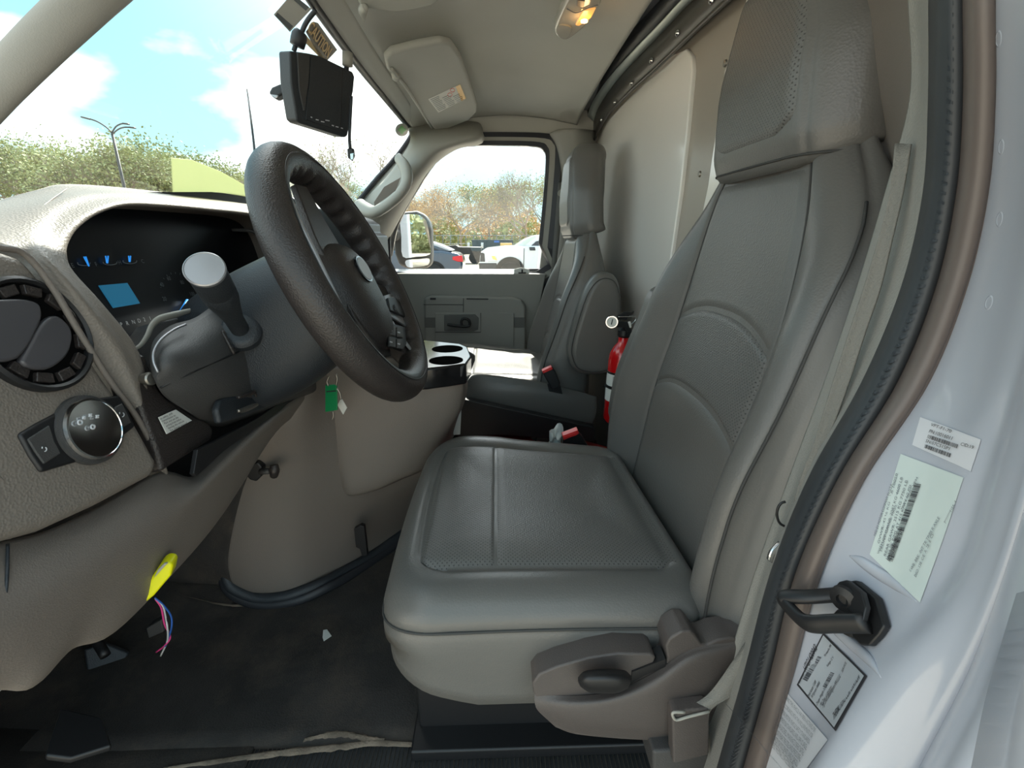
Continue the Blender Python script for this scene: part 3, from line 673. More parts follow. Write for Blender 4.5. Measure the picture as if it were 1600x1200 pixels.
lv = patch('recline_lever', [[PY(x, y, yy) for x, y, yy in r] for r in (
    [(903, 1058, .41), (915, 1048, .41), (945, 1045, .41), (975, 1047, .41), (986, 1056, .41)],
    [(903, 1062, .398), (915, 1055, .392), (945, 1053, .390), (972, 1055, .392), (986, 1060, .398)],
    [(904, 1067, .394), (918, 1068, .386), (945, 1069, .384), (970, 1068, .386), (985, 1067, .394)],
    [(907, 1073, .398), (922, 1079, .392), (945, 1081, .392), (966, 1080, .392), (982, 1074, .398)],
    [(908, 1074, .41), (922, 1082, .41), (945, 1084, .41), (966, 1083, .41), (982, 1076, .41)])], 'black', seatD, n=6)
# inboard armrest folded up (in driver frame; copied with the seat)
def armrest(parent, ya, thick, outline, Ypix):
    P = cr1([PY(x, y, Ypix) for x, y in outline], 4, True); P[:, 1] = ya
    o = slab3('armrest', P, (0, 1, 0), thick, 'leather', parent, .022, None, 5)
    Q = P.copy(); c = Q.mean(0); Q = c+(Q-c)*.90; Q[:, 1] = ya-.0005
    tube('armrest_seam', Q, .0012, 'thread', parent, n=1, seg=6, closed=True, smooth_path=False)
    return o
arm_out = [(932, 432), (950, 426), (966, 436), (973, 470), (973, 520), (970, 565), (955, 583), (925, 588), (900, 582), (890, 562), (890, 540), (902, 495), (916, 455)]
# ---- passenger seat: copy of every part
DXp, DYp, DZp = -.125, .88, -.085
seatP = seatD.copy(); COL.objects.link(seatP); seatP.name = 'passenger_seat'
seatP.location = seatD.location+Vector((DXp, DYp, DZp)); seatP['label'] = 'grey leather passenger seat beside the far door, cushion partly sunlit'
for c in list(seatD.children):
    if c.name.split('.')[0] in ('side_shield', 'shield_bulge', 'lever_slot', 'recline_lever'): continue
    n_ = c.copy(); COL.objects.link(n_); n_.parent = seatP
    if c.name.split('.')[0] in ('cushion', 'cushion_front_panel', 'cushion_rear_panel') or (c.name.startswith('seam') and len(c.data.vertices) > 500 and False):
        n_.location = c.location+Vector((.05, 0, .095))
    if c.name.startswith('seam') and c.location == c.location and c.data.vertices[0].co.z < 1.3 and max(v.co.x for v in c.data.vertices)-min(v.co.x for v in c.data.vertices) > .35:
        n_.location = c.location+Vector((.05, 0, .095))
armrest(seatP, 1.255, .07, arm_out, 1.255)
# driver armrest: same paddle on the inboard side
P = cr1([PY(x, y, .985) for x, y in ((1040, 447), (1020, 459), (1004, 498), (986, 540), (968, 585), (958, 630), (957, 660), (980, 690), (1030, 640), (1075, 540), (1085, 470), (1062, 446))], 4, True); P[:, 1] = .962
slab3('armrest', P, (0, 1, 0), .06, 'leather', seatD, .020, None, 5)
# passenger seat grey skirt/valance on the near side
vs = patch('seat_valance', [[PY(x, y, yy) for x, y, yy in r] for r in (
    [(730, 596, 1.315), (745, 585, 1.315), (800, 590, 1.31), (860, 600, 1.315), (905, 612, 1.315), (932, 620, 1.32)],
    [(722, 618, 1.31), (750, 610, 1.30), (800, 612, 1.295), (860, 618, 1.30), (900, 628, 1.30), (932, 640, 1.31)],
    [(713, 624, 1.31), (750, 640, 1.30), (800, 652, 1.295), (860, 656, 1.30), (900, 660, 1.30), (926, 660, 1.31)],
    [(722, 632, 1.315), (760, 652, 1.31), (800, 666, 1.31), (860, 676, 1.31), (890, 680, 1.31), (915, 684, 1.32)])], 'leather', seatP, n=6, thick=.006, label='dark grey valance')

# ================================================================== DRIVER-SIDE B PILLAR (right of the photo)
ys_ = [-70, 0, 150, 300, 450, 600, 750, 900, 1050, 1200, 1280]
T_ = [1436, 1440, 1442, 1403, 1358, 1306, 1250, 1196, 1150, 1100, 1075]
A_ = [1462, 1460, 1459, 1450, 1415, 1352, 1268, 1208, 1168, 1125, 1105]
G_ = [1504, 1503, 1503, 1492, 1460, 1399, 1308, 1240, 1203, 1160, 1140]
C_ = [1553, 1550, 1551, 1540, 1505, 1443, 1342, 1275, 1234, 1192, 1170]
R1 = [1700, 1690, 1672, 1655, 1632, 1596, 1545, 1492, 1380, 1285, 1240]
R2 = [1800, 1790, 1765, 1740, 1705, 1660, 1620, 1574, 1518, 1440, 1400]
R3 = [1900, 1890, 1860, 1830, 1800, 1760, 1710, 1660, 1600, 1530, 1490]
def colp(xs, Y, dx=0): return [PY(x+dx, y, Y) for x, y in zip(xs, ys_)]
def mixx(a, b, t): return [p+(q-p)*t for p, q in zip(a, b)]
def strip(name, cols, m, parent=None, n=8, thick=.006, label=None, disp=None):
    """cols: list of columns of 3-D points running down the pillar"""
    Cc = [cr1(c, n*2) for c in cols]; A = np.array(Cc).transpose(1, 0, 2)
    rows = np.array([cr1(r, n) for r in A])
    if disp is not None: rows = disp(rows)
    o = mesh(name, rows.reshape(-1, 3), grid_faces(rows.shape[0], rows.shape[1]), m, parent, True, label)
    if thick: s = o.modifiers.new('thick', 'SOLIDIFY'); s.thickness = thick; s.offset = 0
    return o
o = strip('trim_13', [colp(T_, .42, -14), colp(T_, .405), colp(mixx(T_, A_, .5), .385), colp(A_, .355, 2)], 'door_grey', label='grey plastic trim on the driver door pillar'); struct(o)
o = patch('wall_rear_side', [[PY(x, y, Y) for x, y, Y in r] for r in (
    [(1330, -80, .62), (1390, -80, .52), (1440, -80, .42)], [(1330, 60, .62), (1395, 60, .52), (1443, 60, .42)],
    [(1340, 150, .62), (1400, 150, .52), (1443, 150, .42)], [(1360, 230, .62), (1405, 230, .52), (1436, 230, .42)],
    [(1360, 400, .62), (1390, 400, .52), (1400, 400, .42)], [(1270, 800, .62), (1270, 800, .52), (1262, 800, .43)], [(1120, 1200, .62), (1120, 1200, .52), (1110, 1200, .44)])], 'taupe_smooth', None, thick=.01, label='corner trim behind the driver seat'); struct(o)
tube('trim_14', colp([x+3 for x in T_[:4]]+T_[4:], .402)[:4], .0016, 'dark', None, label='joint in the pillar trim')['kind'] = 'structure'
def ribs(rows):
    n_, m_ = rows.shape[:2]; L = np.concatenate([[0], np.cumsum(np.linalg.norm(np.diff(rows[:, m_//2], axis=0), axis=1))])
    return rows
seal = thing('door_seal', 'black ribbed rubber door seal running down the driver door pillar', 'door seal', (.26, .34, ZF))
c0, c1 = cr1(colp(A_, .352), 10), cr1(colp(G_, .330), 10)
cm = cr1(colp(mixx(A_, G_, .5), .326), 10)
strip('sealing_lip', [colp(A_, .352), colp(mixx(A_, G_, .25), .334), colp(mixx(A_, G_, .55), .326), colp(mixx(A_, G_, .85), .322), colp(G_, .335)], 'rubber_rib', seal, n=5)
# moulded ribs across the seal
V, f = [], []
Lp = cr1(colp(mixx(A_, G_, .14), .338), 40); Rp = cr1(colp(mixx(A_, G_, .68), .3205), 40)
Ls = np.concatenate([[0], np.cumsum(np.linalg.norm(np.diff(Lp, axis=0), axis=1))]); n_r = int(Ls[-1]/.0062)
for i in range(n_r):
    t = np.interp(i*.0062, Ls, np.arange(len(Lp))); j = int(t)
    if j+1 >= len(Lp): break
    a = Lp[j]+(Lp[j+1]-Lp[j])*(t-j); b = Rp[j]+(Rp[j+1]-Rp[j])*(t-j); d = Lp[j+1]-Lp[j]; d = d/np.linalg.norm(d)*.0016
    mid = (a+b)/2+np.array((-.003, -.0045, 0)); k = len(V)
    V += [a-d, a+d, mid-d+np.array((-.001, -.001, 0)), mid+d+np.array((-.001, -.001, 0)), b-d*.6, b+d*.6]; f += [(k, k+1, k+3, k+2), (k+2, k+3, k+5, k+4)]
o = mesh('ribs', V, f, 'dark', seal); o['kind'] = 'stuff'
tube('gap_bead', colp(G_, .331), .0042, 'black', seal, n=8)
strip('brown_lip', [colp(mixx(G_, C_, .04), .336), colp(mixx(G_, C_, .3), .314), colp(mixx(G_, C_, .6), .303), colp(mixx(G_, C_, .86), .300), colp(mixx(G_, C_, .93), .303), colp(C_, .300), colp(C_, .312, 2)], 'brown_seal', seal, n=5, label='glossy brownish outer lip')
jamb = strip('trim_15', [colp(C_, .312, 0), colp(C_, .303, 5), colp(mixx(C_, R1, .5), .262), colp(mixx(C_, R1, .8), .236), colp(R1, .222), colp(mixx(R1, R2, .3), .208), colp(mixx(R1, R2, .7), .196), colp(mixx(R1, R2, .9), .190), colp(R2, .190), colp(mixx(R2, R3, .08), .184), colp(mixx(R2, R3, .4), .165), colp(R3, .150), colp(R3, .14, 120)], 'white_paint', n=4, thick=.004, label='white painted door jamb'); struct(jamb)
tube('trim_16', colp(R2, .1895)[3:], .0016, 'print_faint', None, label='seam line in the white jamb')['kind'] = 'structure'
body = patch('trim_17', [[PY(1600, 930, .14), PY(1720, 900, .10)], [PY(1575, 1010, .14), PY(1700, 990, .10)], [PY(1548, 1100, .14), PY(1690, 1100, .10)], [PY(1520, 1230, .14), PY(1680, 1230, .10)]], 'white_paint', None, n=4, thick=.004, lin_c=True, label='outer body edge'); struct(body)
# fixed local jamb plane for labels and striker
from mathutils.bvhtree import BVHTree
_jb = BVHTree.FromPolygons([v.co.copy() for v in jamb.data.vertices], [tuple(p.vertices) for p in jamb.data.polygons])
def JN(x, y):
    d = Vector(ray(x, y)).normalized(); h, n_, i, t = _jb.ray_cast(Vector(_C), d)
    if h is None: return PY(x, y, .26), np.array((-.9, -.45, 0))
    if n_.dot(d) > 0: n_ = -n_
    return np.array(h), np.array(n_)
def JP(x, y, t=0):
    h, n_ = JN(x, y); return h+n_*(.0026+t)
def quadlabel(name, corners, m, parent=None, n=5, lift=0.0, thick=.0006):
    """decal following the jamb between four pixel corners: tl,tr,br,bl"""
    (ax, ay), (bx, by), (cx_, cy_), (dx, dy) = corners; rows = []
    for i in range(n+1):
        t = i/n; r = []
        for j in range(n+1):
            s = j/n; x = (ax*(1-s)+bx*s)*(1-t)+(dx*(1-s)+cx_*s)*t; y = (ay*(1-s)+by*s)*(1-t)+(dy*(1-s)+cy_*s)*t; r.append(JP(x, y, lift))
        rows.append(r)
    G = np.array(rows); o = mesh(name, G.reshape(-1, 3), grid_faces(n+1, n+1), m, parent)
    return o
def jtext(s, a, b, hpx, m, parent, bold=0.0, lift=.0008):
    """text from pixel a to pixel b along the baseline"""
    P, Q = JP(*a, lift), JP(*b, lift); d = Q-P; L = np.linalg.norm(d)
    ux, uy = b[0]-a[0], b[1]-a[1]; l = hypot(ux, uy); up = JP(a[0]+uy/l*hpx, a[1]-ux/l*hpx, lift)-P
    size = np.linalg.norm(up)/.72
    return text(s, P, d, up, size, m, parent, bold=bold*size, length=L)
def jbars(a, b, hpx, n, parent, seed):
    P, Q = JP(*a, .0008), JP(*b, .0008); d = Q-P; L = np.linalg.norm(d); ux, uy = b[0]-a[0], b[1]-a[1]; l = hypot(ux, uy)
    up = JP(a[0]+uy/l*hpx, a[1]-ux/l*hpx, .0008)-P
    return bars('barcode', P, d/L, up, L, 1.0, n, 'print', parent, seed)
L1 = quadlabel('part_number_label', [(1444, 654), (1541, 688), (1524, 737), (1431, 697)], 'label')
tag(L1, 'small white barcode label, topmost on the white door jamb', 'label')
jtext('VPT-F1-70', (1462, 668), (1495, 679), 5, 'print', L1); jtext('PN:10016011', (1459, 678), (1497, 690), 5, 'print', L1)
jbars((1457, 687), (1506, 703), 6, 34, L1, 2); jtext('SN:07C51SP1', (1454, 693), (1493, 706), 5, 'print', L1); jbars((1452, 702), (1495, 717), 6, 30, L1, 3)
jtext('CID:19', (1511, 698), (1531, 703), 5, 'print', L1)
L2 = quadlabel('certification_label', [(1413, 711), (1513, 747), (1444, 944), (1363, 866)], 'label_green')
tag(L2, 'large pale green certification label with a long barcode on the door jamb', 'label')
jbars((1402, 878), (1448, 757), 11, 60, L2, 4)
for s, a, b, h in (('MFD BY MOTOR COMPANY IN U.S.A.', (1374, 838), (1402, 757), 4), ('GVWR: 4536 KG   LB 10050', (1380, 850), (1410, 742), 4), ('FRONT GAWR: 2087 KG 4600 LB', (1384, 862), (1418, 748), 4), ('REAR GAWR: 3515 KG 7750 LB', (1390, 870), (1426, 752), 4),
                   ('WITH 225/75R16E TIRES', (1379, 866), (1408, 790), 3), ('16X6.0K RIMS AT 415 KPA / 60 PSI', (1393, 876), (1432, 760), 4), ('1FDWE3FK8NDC12345', (1398, 880), (1419, 826), 6), ('TYPE: INC VEH', (1416, 798), (1442, 748), 3)):
    jtext(s, a, b, h, 'print_faint' if h < 5 else 'print', L2)
for s, a, b, h in (('/ WB  BRK  INT TR TP/PS R AXLE', (1432, 896), (1478, 810), 4), ('DSO  138  C/E  A  2B  8  C5', (1440, 905), (1468, 836), 4), ('P*******F1EA  4', (1486, 818), (1504, 784), 4)):
    jtext(s, a, b, h, 'print_faint', L2)
L3 = quadlabel('serial_plate', [(1291, 988), (1362, 1060), (1312, 1146), (1250, 1071)], 'print')
tag(L3, 'grey serial plate with dark border and barcodes below the striker', 'label')
L3b = quadlabel('plate_face', [(1292, 993), (1358, 1060), (1311, 1141), (1254, 1070)], 'label_grey', L3, lift=.0004)
jtext('HTG1420943', (1266, 1052), (1284, 1015), 7, 'print', L3, .01); jtext('Serial Number:', (1256, 1070), (1264, 1055), 3, 'print', L3); jbars((1268, 1066), (1291, 1027), 8, 26, L3, 5)
jtext('THERMO KING CORPORATION', (1311, 1131), (1352, 1065), 6, 'print', L3, .01)
for s, a, b, h in (('Model Number: T-580R', (1271, 1092), (1283, 1068), 3), ('Refrigerant: R404A', (1276, 1094), (1289, 1070), 3), ('Charge Weight 3.6 LB', (1284, 1107), (1300, 1075), 3), ('Mfg Date: 11/20/2020', (1290, 1108), (1308, 1080), 3), ('Mfg 55431 Bloomington MN U.S.A.', (1294, 1111), (1322, 1062), 4), ('Voltage 12 V', (1300, 1045), (1310, 1030), 3), ('Minneapolis, MN', (1296, 1028), (1306, 1010), 3), ('SERVICE', (1325, 1055), (1331, 1040), 3)):
    jtext(s, a, b, h, 'print', L3)
jbars((1299, 1078), (1312, 1055), 7, 18, L3, 6)
L4 = quadlabel('notice_label', [(1232, 1080), (1300, 1160), (1240, 1240), (1196, 1200)], 'label')
tag(L4, 'white notice label of small print at the bottom of the door jamb', 'label')
for i in range(9):
    t = i/8; a = (1230-t*30, 1090+t*80); b = (1282-t*38, 1150+t*72)
    jtext(['WARNING: THIS VEHICLE HAS BEEN ALTERED BY', 'IT IN ACCORDANCE WITH THE REQUIREMENTS OF', 'THE FEDERAL MOTOR VEHICLE SAFETY STANDARDS', 'THEFT PREVENTION STANDARDS AND APPLICABLE', 'VEHICLE WAS ALTERED. MANUFACTURER DATE', 'GVWR FRONT REAR TIRE SIZE AND PRESSURE', 'TOTAL CAPACITY OF OCCUPANTS AND CARGO', 'COMPLETED BY THE FINAL STAGE BUILDER', 'DATE OF ALTERATION AND WEIGHT RATINGS'][i], a, b, 3, 'print_faint', L4)
# striker
st = thing('door_striker', 'black steel door striker bracket bolted to the white jamb', 'striker', JP(1340, 960))
def jplate(name, px, lift, m, parent, t=.006, bev=.0015):
    P = [JP(x, y, lift) for x, y in px]; P = np.array(P); c = P.mean(0); n_ = np.cross(P[1]-P[0], P[len(P)//2]-P[0]); n_ /= np.linalg.norm(n_)
    if n_ @ (c-_C) > 0: n_ = -n_
    return slab3(name, P, n_, t, m, parent, bev)
jplate('base_plate', [(1326, 935), (1336, 910), (1352, 908), (1388, 938), (1401, 983), (1391, 998), (1376, 1014), (1362, 1013), (1352, 1003), (1330, 960)], .0, 'black', st, .005)
jplate('upper_flange', [(1326, 925), (1340, 909), (1354, 908), (1386, 936), (1395, 965), (1390, 988), (1350, 950), (1328, 930)], .010, 'black', st, .004)
tube('striker_loop', [JP(x, y, l) for x, y, l in ((1328, 928, .008), (1300, 928, .02), (1276, 927, .026), (1275, 934, .027), (1310, 970, .028), (1340, 998, .026), (1360, 998, .020), (1388, 990, .010))], .0042, 'black', st, flat=(1.0, 1.6), seg=12, n=5)
for x, y, l in ((1356, 939, .015), (1340, 975, .004)):
    lathe('bolt', [(.0095, 0), (.009, .003), (.004, .0045), (.0035, .002), (0, .002)], JP(x, y, l), (-.9, -.45, 0), 'black', st, 18)
for pts, l in (([(1330, 868), (1350, 878), (1375, 895), (1400, 912), (1440, 945)], 'pressed rib above the striker'), ([(1291, 968), (1310, 985), (1340, 1012), (1365, 1036), (1382, 1062)], 'pressed rib below the striker')):
    o = tube('trim_18', [JP(x, y, -.001) for x, y in pts], [.0005, .003, .0035, .003, .0005], 'white_paint', None, flat=(1.4, .8), label=l); struct(o)
for i, (x, y) in enumerate(((1568, 58), (1572, 228), (1569, 342), (1552, 473))):
    o = lathe('trim_19', [(.0048, 0), (.0042, .0005), (.0034, .0006), (.0028, .0002), (0, .0002)], JP(x, y, -.001), JN(x, y)[1], 'white_paint', None, 20, label='small round plug in the jamb'); struct(o)
# seat belt on the driver pillar
belt = thing('seat_belt', 'grey driver seat belt webbing hanging against the pillar trim with its tongue', 'seat belt', PY(1232, 850, .39))
bl = [(1398, 1424, 225, .40), (1390, 1411, 300, .392), (1373, 1395, 370, .388), (1349, 1376, 450, .386), (1326, 1352, 520, .384), (1300, 1326, 600, .383), (1272, 1292, 690, .382), (1247, 1262, 760, .382), (1228, 1237, 845, .384), (1222, 1228, 880, .388)]
strip2 = [[PY(a, y, Y-.003) for a, b, y, Y in bl], [PY((a+b)/2, y, Y-.006) for a, b, y, Y in bl], [PY(b, y, Y-.012) for a, b, y, Y in bl]]
patch('webbing', np.array(strip2).transpose(1, 0, 2), 'belt', belt, thick=.0016, n=4)
rows = [[PY(*p) for p in r] for r in ([(1194, 925, .385), (1196, 926, .384)], [(1180, 965, .388), (1192, 968, .384)], [(1171, 985, .392), (1184, 985, .386)], [(1166, 1002, .394), (1178, 995, .386)], [(1140, 1040, .398), (1166, 1030, .386)], [(1106, 1085, .400), (1160, 1075, .388)], [(1066, 1112, .402), (1112, 1108, .392)], [(1060, 1140, .404), (1105, 1140, .394)])]
patch('lap_webbing', rows, 'belt', belt, thick=.0016, lin_c=True)
tg = patch('belt_tongue', [[PY(1218, 846, .375), PY(1221, 856, .375)], [PY(1203, 862, .372), PY(1210, 868, .372)], [PY(1199, 874, .372), PY(1207, 880, .372)]], 'chrome', belt, thick=.003, lin_c=True, label='bright metal tongue')
rtr = tube('belt_button_ring', [PY(1227+13*cos(a), 803+19*sin(a), .378) for a in np.linspace(pi*.55, pi*1.5, 8)], .0012, 'black', belt)
slv = thing('belt_anchor_sleeve', 'taupe plastic belt anchor sleeve beside the seat shield', 'belt anchor', PY(1080, 1190, .40))
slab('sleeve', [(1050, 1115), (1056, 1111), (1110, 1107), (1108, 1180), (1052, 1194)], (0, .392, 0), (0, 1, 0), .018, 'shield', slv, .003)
tube('sleeve_rim', [PY(x, y, .390) for x, y in ((1070, 1113), (1053, 1113), (1051, 1118), (1057, 1125), (1075, 1120), (1108, 1112))], .0016, 'taupe_light', slv, n=3)
slab('foot', [(1020, 1175), (1055, 1172), (1110, 1178), (1110, 1215), (1020, 1215)], (0, .40, 0), (0, 1, 0), .05, 'dark_panel', slv, .004)
o = slab('trim_20', [(1085, 1105), (1120, 1090), (1160, 1085), (1150, 1240), (1085, 1240)], (0, .45, 0), (0, 1, 0), .03, 'dark', None, .006, label='dark lower pillar trim'); struct(o)
o = slab('trim_21', [(1108, 1155), (1147, 1142), (1136, 1240), (1100, 1240)], (0, .425, 0), (0, 1, 0), .01, 'dark_panel', None, .004); struct(o)

# ================================================================== DASHBOARD
dash = thing('dashboard', 'taupe grained dashboard with a dark instrument hood in front of the driver', 'dashboard', (-.55, .9, 1.2))
NP = (1, 0, .22)
def DP0(off=0): return (-.42+off, 0, 1.53)
slab('end_panel', [(-260, 372), (-80, 378), (0, 388), (40, 399), (80, 449), (118, 513), (168, 592), (212, 652), (249, 718), (251, 735), (240, 744), (157, 789), (75, 827), (0, 847), (-120, 872), (-260, 890)], DP0(), NP, .06, 'taupe', dash, .012, seg=4)
tt = [ # (E, M, O) as (px, py, X)
 [(259, 742, -.402), (255, 741, -.404), (250, 736, -.412)], [(236, 645, -.405), (225, 646, -.403), (206, 642, -.412)],
 [(216, 552, -.412), (190, 556, -.405), (148, 556, -.418)], [(160, 478, -.425), (138, 482, -.412), (101, 481, -.424)],
 [(114, 428, -.437), (95, 430, -.420), (66, 427, -.430)], [(104, 400, -.445), (66, 398, -.430), (38, 396, -.440)],
 [(110, 376, -.450), (55, 362, -.458), (-20, 378, -.455)], [(128, 353, -.455), (70, 330, -.480), (-80, 345, -.520)],
 [(158, 333, -.460), (112, 309, -.495), (0, 316, -.56)], [(198, 321, -.465), (165, 303, -.505), (60, 299, -.56)],
 [(250, 322, -.468), (225, 305, -.510), (112, 290, -.56)], [(320, 328, -.470), (315, 314, -.51), (230, 299, -.55)],
 [(400, 338, -.470), (402, 325, -.51), (380, 317, -.55)], [(424, 360, -.470), (440, 345, -.49), (450, 327, -.55)],
 [(432, 410, -.470), (450, 400, -.47), (475, 345, -.54)], [(432, 470, -.470), (450, 470, -.46), (480, 420, -.50)]]
rows = []
for e, m_, o_ in tt:
    E_, Mm, O_ = PX(*e), PX(*m_), PX(*o_)
    rows.append([E_+np.array((-.085, .004, -.004)), E_+np.array((-.03, 0, 0)), E_+np.array((-.006, 0, 0)), E_+(Mm-E_)*.18+np.array((.002, 0, .001)), E_+(Mm-E_)*.6, Mm, (Mm+O_)/2, O_])
patch('instrument_hood', rows[:], 'taupe', dash, n=4, thick=.003)
# dash top going forward to the windshield, whole width
rows = [[PX(*t[2]) for t in tt[7:15]]]
rows.append([p+np.array((-.04, .0, -.02)) for p in rows[0]]); rows.append([p+np.array((-.12, 0, -.07)) for p in rows[0]])
patch('top_pad', rows, 'taupe', dash, n=4, thick=.004)
# centre and passenger section
pr = [(-.62, 1.56), (-.55, 1.625), (-.50, 1.635), (-.46, 1.62), (-.445, 1.57), (-.44, 1.50), (-.44, 1.42), (-.42, 1.40), (-.42, 1.33), (-.46, 1.25), (-.6, 1.22)]
patch('centre_stack', [[(x-.03*max(0, y-1.5), y, z-.02*max(0, (y-1.5)/.4)) for x, z in pr] for y in (1.0, 1.02, 1.2, 1.5, 1.8, 1.93)], 'dark_panel', dash, n=3, thick=.006)
slab('centre_pod', [(440, 306), (456, 308), (474, 322), (500, 326), (530, 336), (545, 346), (546, 362), (560, 368), (562, 392), (566, 430), (440, 430)], (0, 1.12, 0), (0, 1, 0), .30, 'black', dash, .004)
tube('top_stitching', [PX(x, y, X) for x, y, X in ((-10, 384, -.4655), (22, 357, -.472), (50, 335, -.482), (80, 312, -.498), (104, 295, -.528))], .0007, 'taupe', dash)
tube('edge_bead', [PX(x, y, X) for x, y, X in ((-60, 381, -.430), (0, 387, -.426), (40, 398, -.423), (82, 449, -.418), (120, 513, -.412), (170, 592, -.407), (214, 652, -.404), (251, 722, -.401))], .003, 'taupe_smooth', dash)
# instrument cluster
clu = thing('instrument_cluster', 'dark instrument cluster with blue screen and gauges behind the wheel', 'gauge cluster', (-.51, .72, 1.5))
CP, CN = (-.500, 0, 1.55), (1, 0, .25)
slab('face', [(70, 380), (150, 300), (330, 300), (450, 310), (450, 600), (225, 600), (190, 560)], CP, CN, .02, 'cluster_black', clu)
C2 = (-.4985, 0, 1.55)
slab('screen', [(155, 446), (199, 442), (219, 474), (178, 481)], C2, CN, .002, 'lcd', clu, label='lit blue screen')
def cp(x, y, o_=0.0): return PP(x, y, (-.4975+o_, 0, 1.55), CN)
for x, y, r in ((131, 412, 9), (172, 411, 10), (203, 409, 10)):
    tube('gauge_arc', [cp(x+r*1.1*cos(a), y+4*sin(a)-1) for a in np.linspace(-.2, pi+.2, 7)], .0006, 'print_faint', clu, n=2, seg=5)
for a, b in (((131, 401), (139, 416)), ((134, 401), (139, 416)), ((165, 400), (167, 411)), ((169, 400), (168, 411)), ((201, 400), (202, 409)), ((204, 400), (203, 409))):
    tube('needle', [cp(*a, .002), cp(*b, .002)], .0008, 'needle', clu, seg=6, label='lit blue gauge needle')
tube('needle', [cp(293, 469, .004), cp(283, 486, .004)], .0022, 'needle', clu, seg=8, label='lit blue speed needle')
for s, x, y in (('60', 262, 438), ('80', 283, 444), ('40', 251, 448), ('20', 255, 470), ('100', 297, 462)):
    p = cp(x, y); text(s, p, cp(x+8, y-.5)-p, cp(x-3.5, y-8)-p, .0085, 'print_faint', clu)
for s, x, y in (('P', 189, 510), ('R', 198, 508), ('N', 207, 506), ('D', 216, 504), ('2', 225, 502), ('1', 234, 500), ('E', 113, 418), ('F', 150, 416), ('H', 186, 413), ('C', 222, 411)):
    p = cp(x, y); text(s, p, cp(x+8, y-.5)-p, cp(x-3, y-8)-p, .0075, 'print_faint', clu)
V, f = [], []
for i in range(15):
    a = radians(200-i*16); x, y = 277+27*cos(a)*1.0+4*sin(a)*-1, 455-30*sin(a)
    p, q = cp(x, y), cp(277+(x-277)*.90, 455+(y-455)*.90); d = np.array((0, .0005, 0)); k = len(V); V += [p-d, p+d, q+d, q-d]; f.append((k, k+1, k+2, k+3))
mesh('dial_ticks', V, f, 'print_faint', clu, False)['kind'] = 'stuff'
tube('trim_strip', [PX(x, y, X) for x, y, X in ((192, 550, -.425), (205, 547, -.422), (219, 540, -.42), (230, 525, -.42), (238, 508, -.42), (250, 498, -.42), (272, 492, -.42), (299, 485, -.42))], [.001, .0016, .0022, .003, .0034, .0036, .0036, .0026], 'taupe_light', clu, flat=(1.2, .6))
slab('lower_bezel', [(180, 545), (205, 546), (222, 538), (234, 516), (244, 502), (300, 492), (330, 500), (300, 560), (225, 585)], (-.44, 0, 1.5), (1, 0, .3), .03, 'dark_panel', clu, .003)
# air vent
vent = thing('air_vent', 'round black louvred air vent at the driver end of the dashboard', 'air vent', PX(55, 525, -.41))
vc = PP(52, 524, DP0(.0), NP); VN = np.array(NP)/np.linalg.norm(NP)
lathe('vent_ring', [(.0535, -.004), (.053, .006), (.050, .008), (.0475, .006), (.0465, .001)], vc, VN, 'black', vent, 48)
lathe('vent_bowl', [(.048, .0005), (.045, .0022), (0, .0022)], vc, VN, 'void', vent, 40)
r0 = np.array((0, 1, 0)); r1 = np.cross(VN, r0)
for k in range(12):
    a = k*pi/6+.15; d = r0*cos(a)+r1*sin(a); e = -r0*sin(a)+r1*cos(a); c = vc+d*.0405+VN*.001
    slab3('ring_tooth', [c-e*.007-d*.0045, c+e*.007-d*.0045, c+e*.0082+d*.0045, c-e*.0082+d*.0045], VN, .0055, 'dark_grain', vent, .001)
def vp(x, y, o_): return PP(x, y, tuple(np.array(DP0())+np.array((o_, 0, 0))), NP)
for nm, pts in (('louvre', [(-55, 478), (8, 470), (40, 474), (51, 486), (48, 510), (14, 563), (-40, 562), (-60, 520)]), ('louvre', [(52, 508), (74, 496), (95, 512), (100, 533), (90, 560), (60, 580), (20, 572), (30, 545)])):
    P = cr1([vp(x, y, .0) for x, y in pts], 4, True); slab3(nm, P+VN*.0015, VN, .008, 'louvre', vent, .003, seg=3)
# headlight switch panel
sw = thing('headlight_switch', 'black headlight switch panel with a chrome ringed rotary knob', 'switch', PX(130, 680, -.40))
slab('switch_panel', [(30, 678), (60, 660), (110, 634), (150, 622), (188, 617), (200, 637), (213, 666), (180, 692), (120, 722), (66, 738), (48, 712)], DP0(.003), NP, .012, 'black', sw, .003)
slab('dimmer_key', [(44, 686), (78, 664), (86, 690), (96, 708), (70, 725), (56, 706)], DP0(.0045), NP, .006, 'dark_panel', sw, .0012)
slab('side_key', [(180, 636), (192, 630), (206, 660), (186, 672)], DP0(.0045), NP, .006, 'dark_panel', sw, .0012)
kc = PP(142, 671, DP0(.004), NP)
lathe('knob_base', [(.0345, -.003), (.034, .0012), (.031, .0016)], kc, VN, 'dark_panel', sw, 40)
kn = lathe('knob', [(.0290, .0005), (.0290, .0050), (.0262, .0056), (.0225, .0053), (.0218, .0046), (0, .0046)], kc, VN, 'black', sw, 40)
lathe('knob_ring', [(.0295, .001), (.0306, .0035), (.0298, .0064), (.0282, .0066), (.0278, .0058)], kc, VN, 'chrome', kn, 48, label='chrome ring')
def kp(x, y): return PP(x, y, tuple(np.array(DP0(.004))+VN*.0085), NP)
for x, y, r in ((125, 660, 3.3), (145, 667, 3.0)):
    tube('knob_mark', [kp(x+r*cos(a), y+r*sin(a)) for a in np.linspace(0, 2*pi, 9)[:-1]], .0009, 'white_print', kn, n=2, seg=5, closed=True)
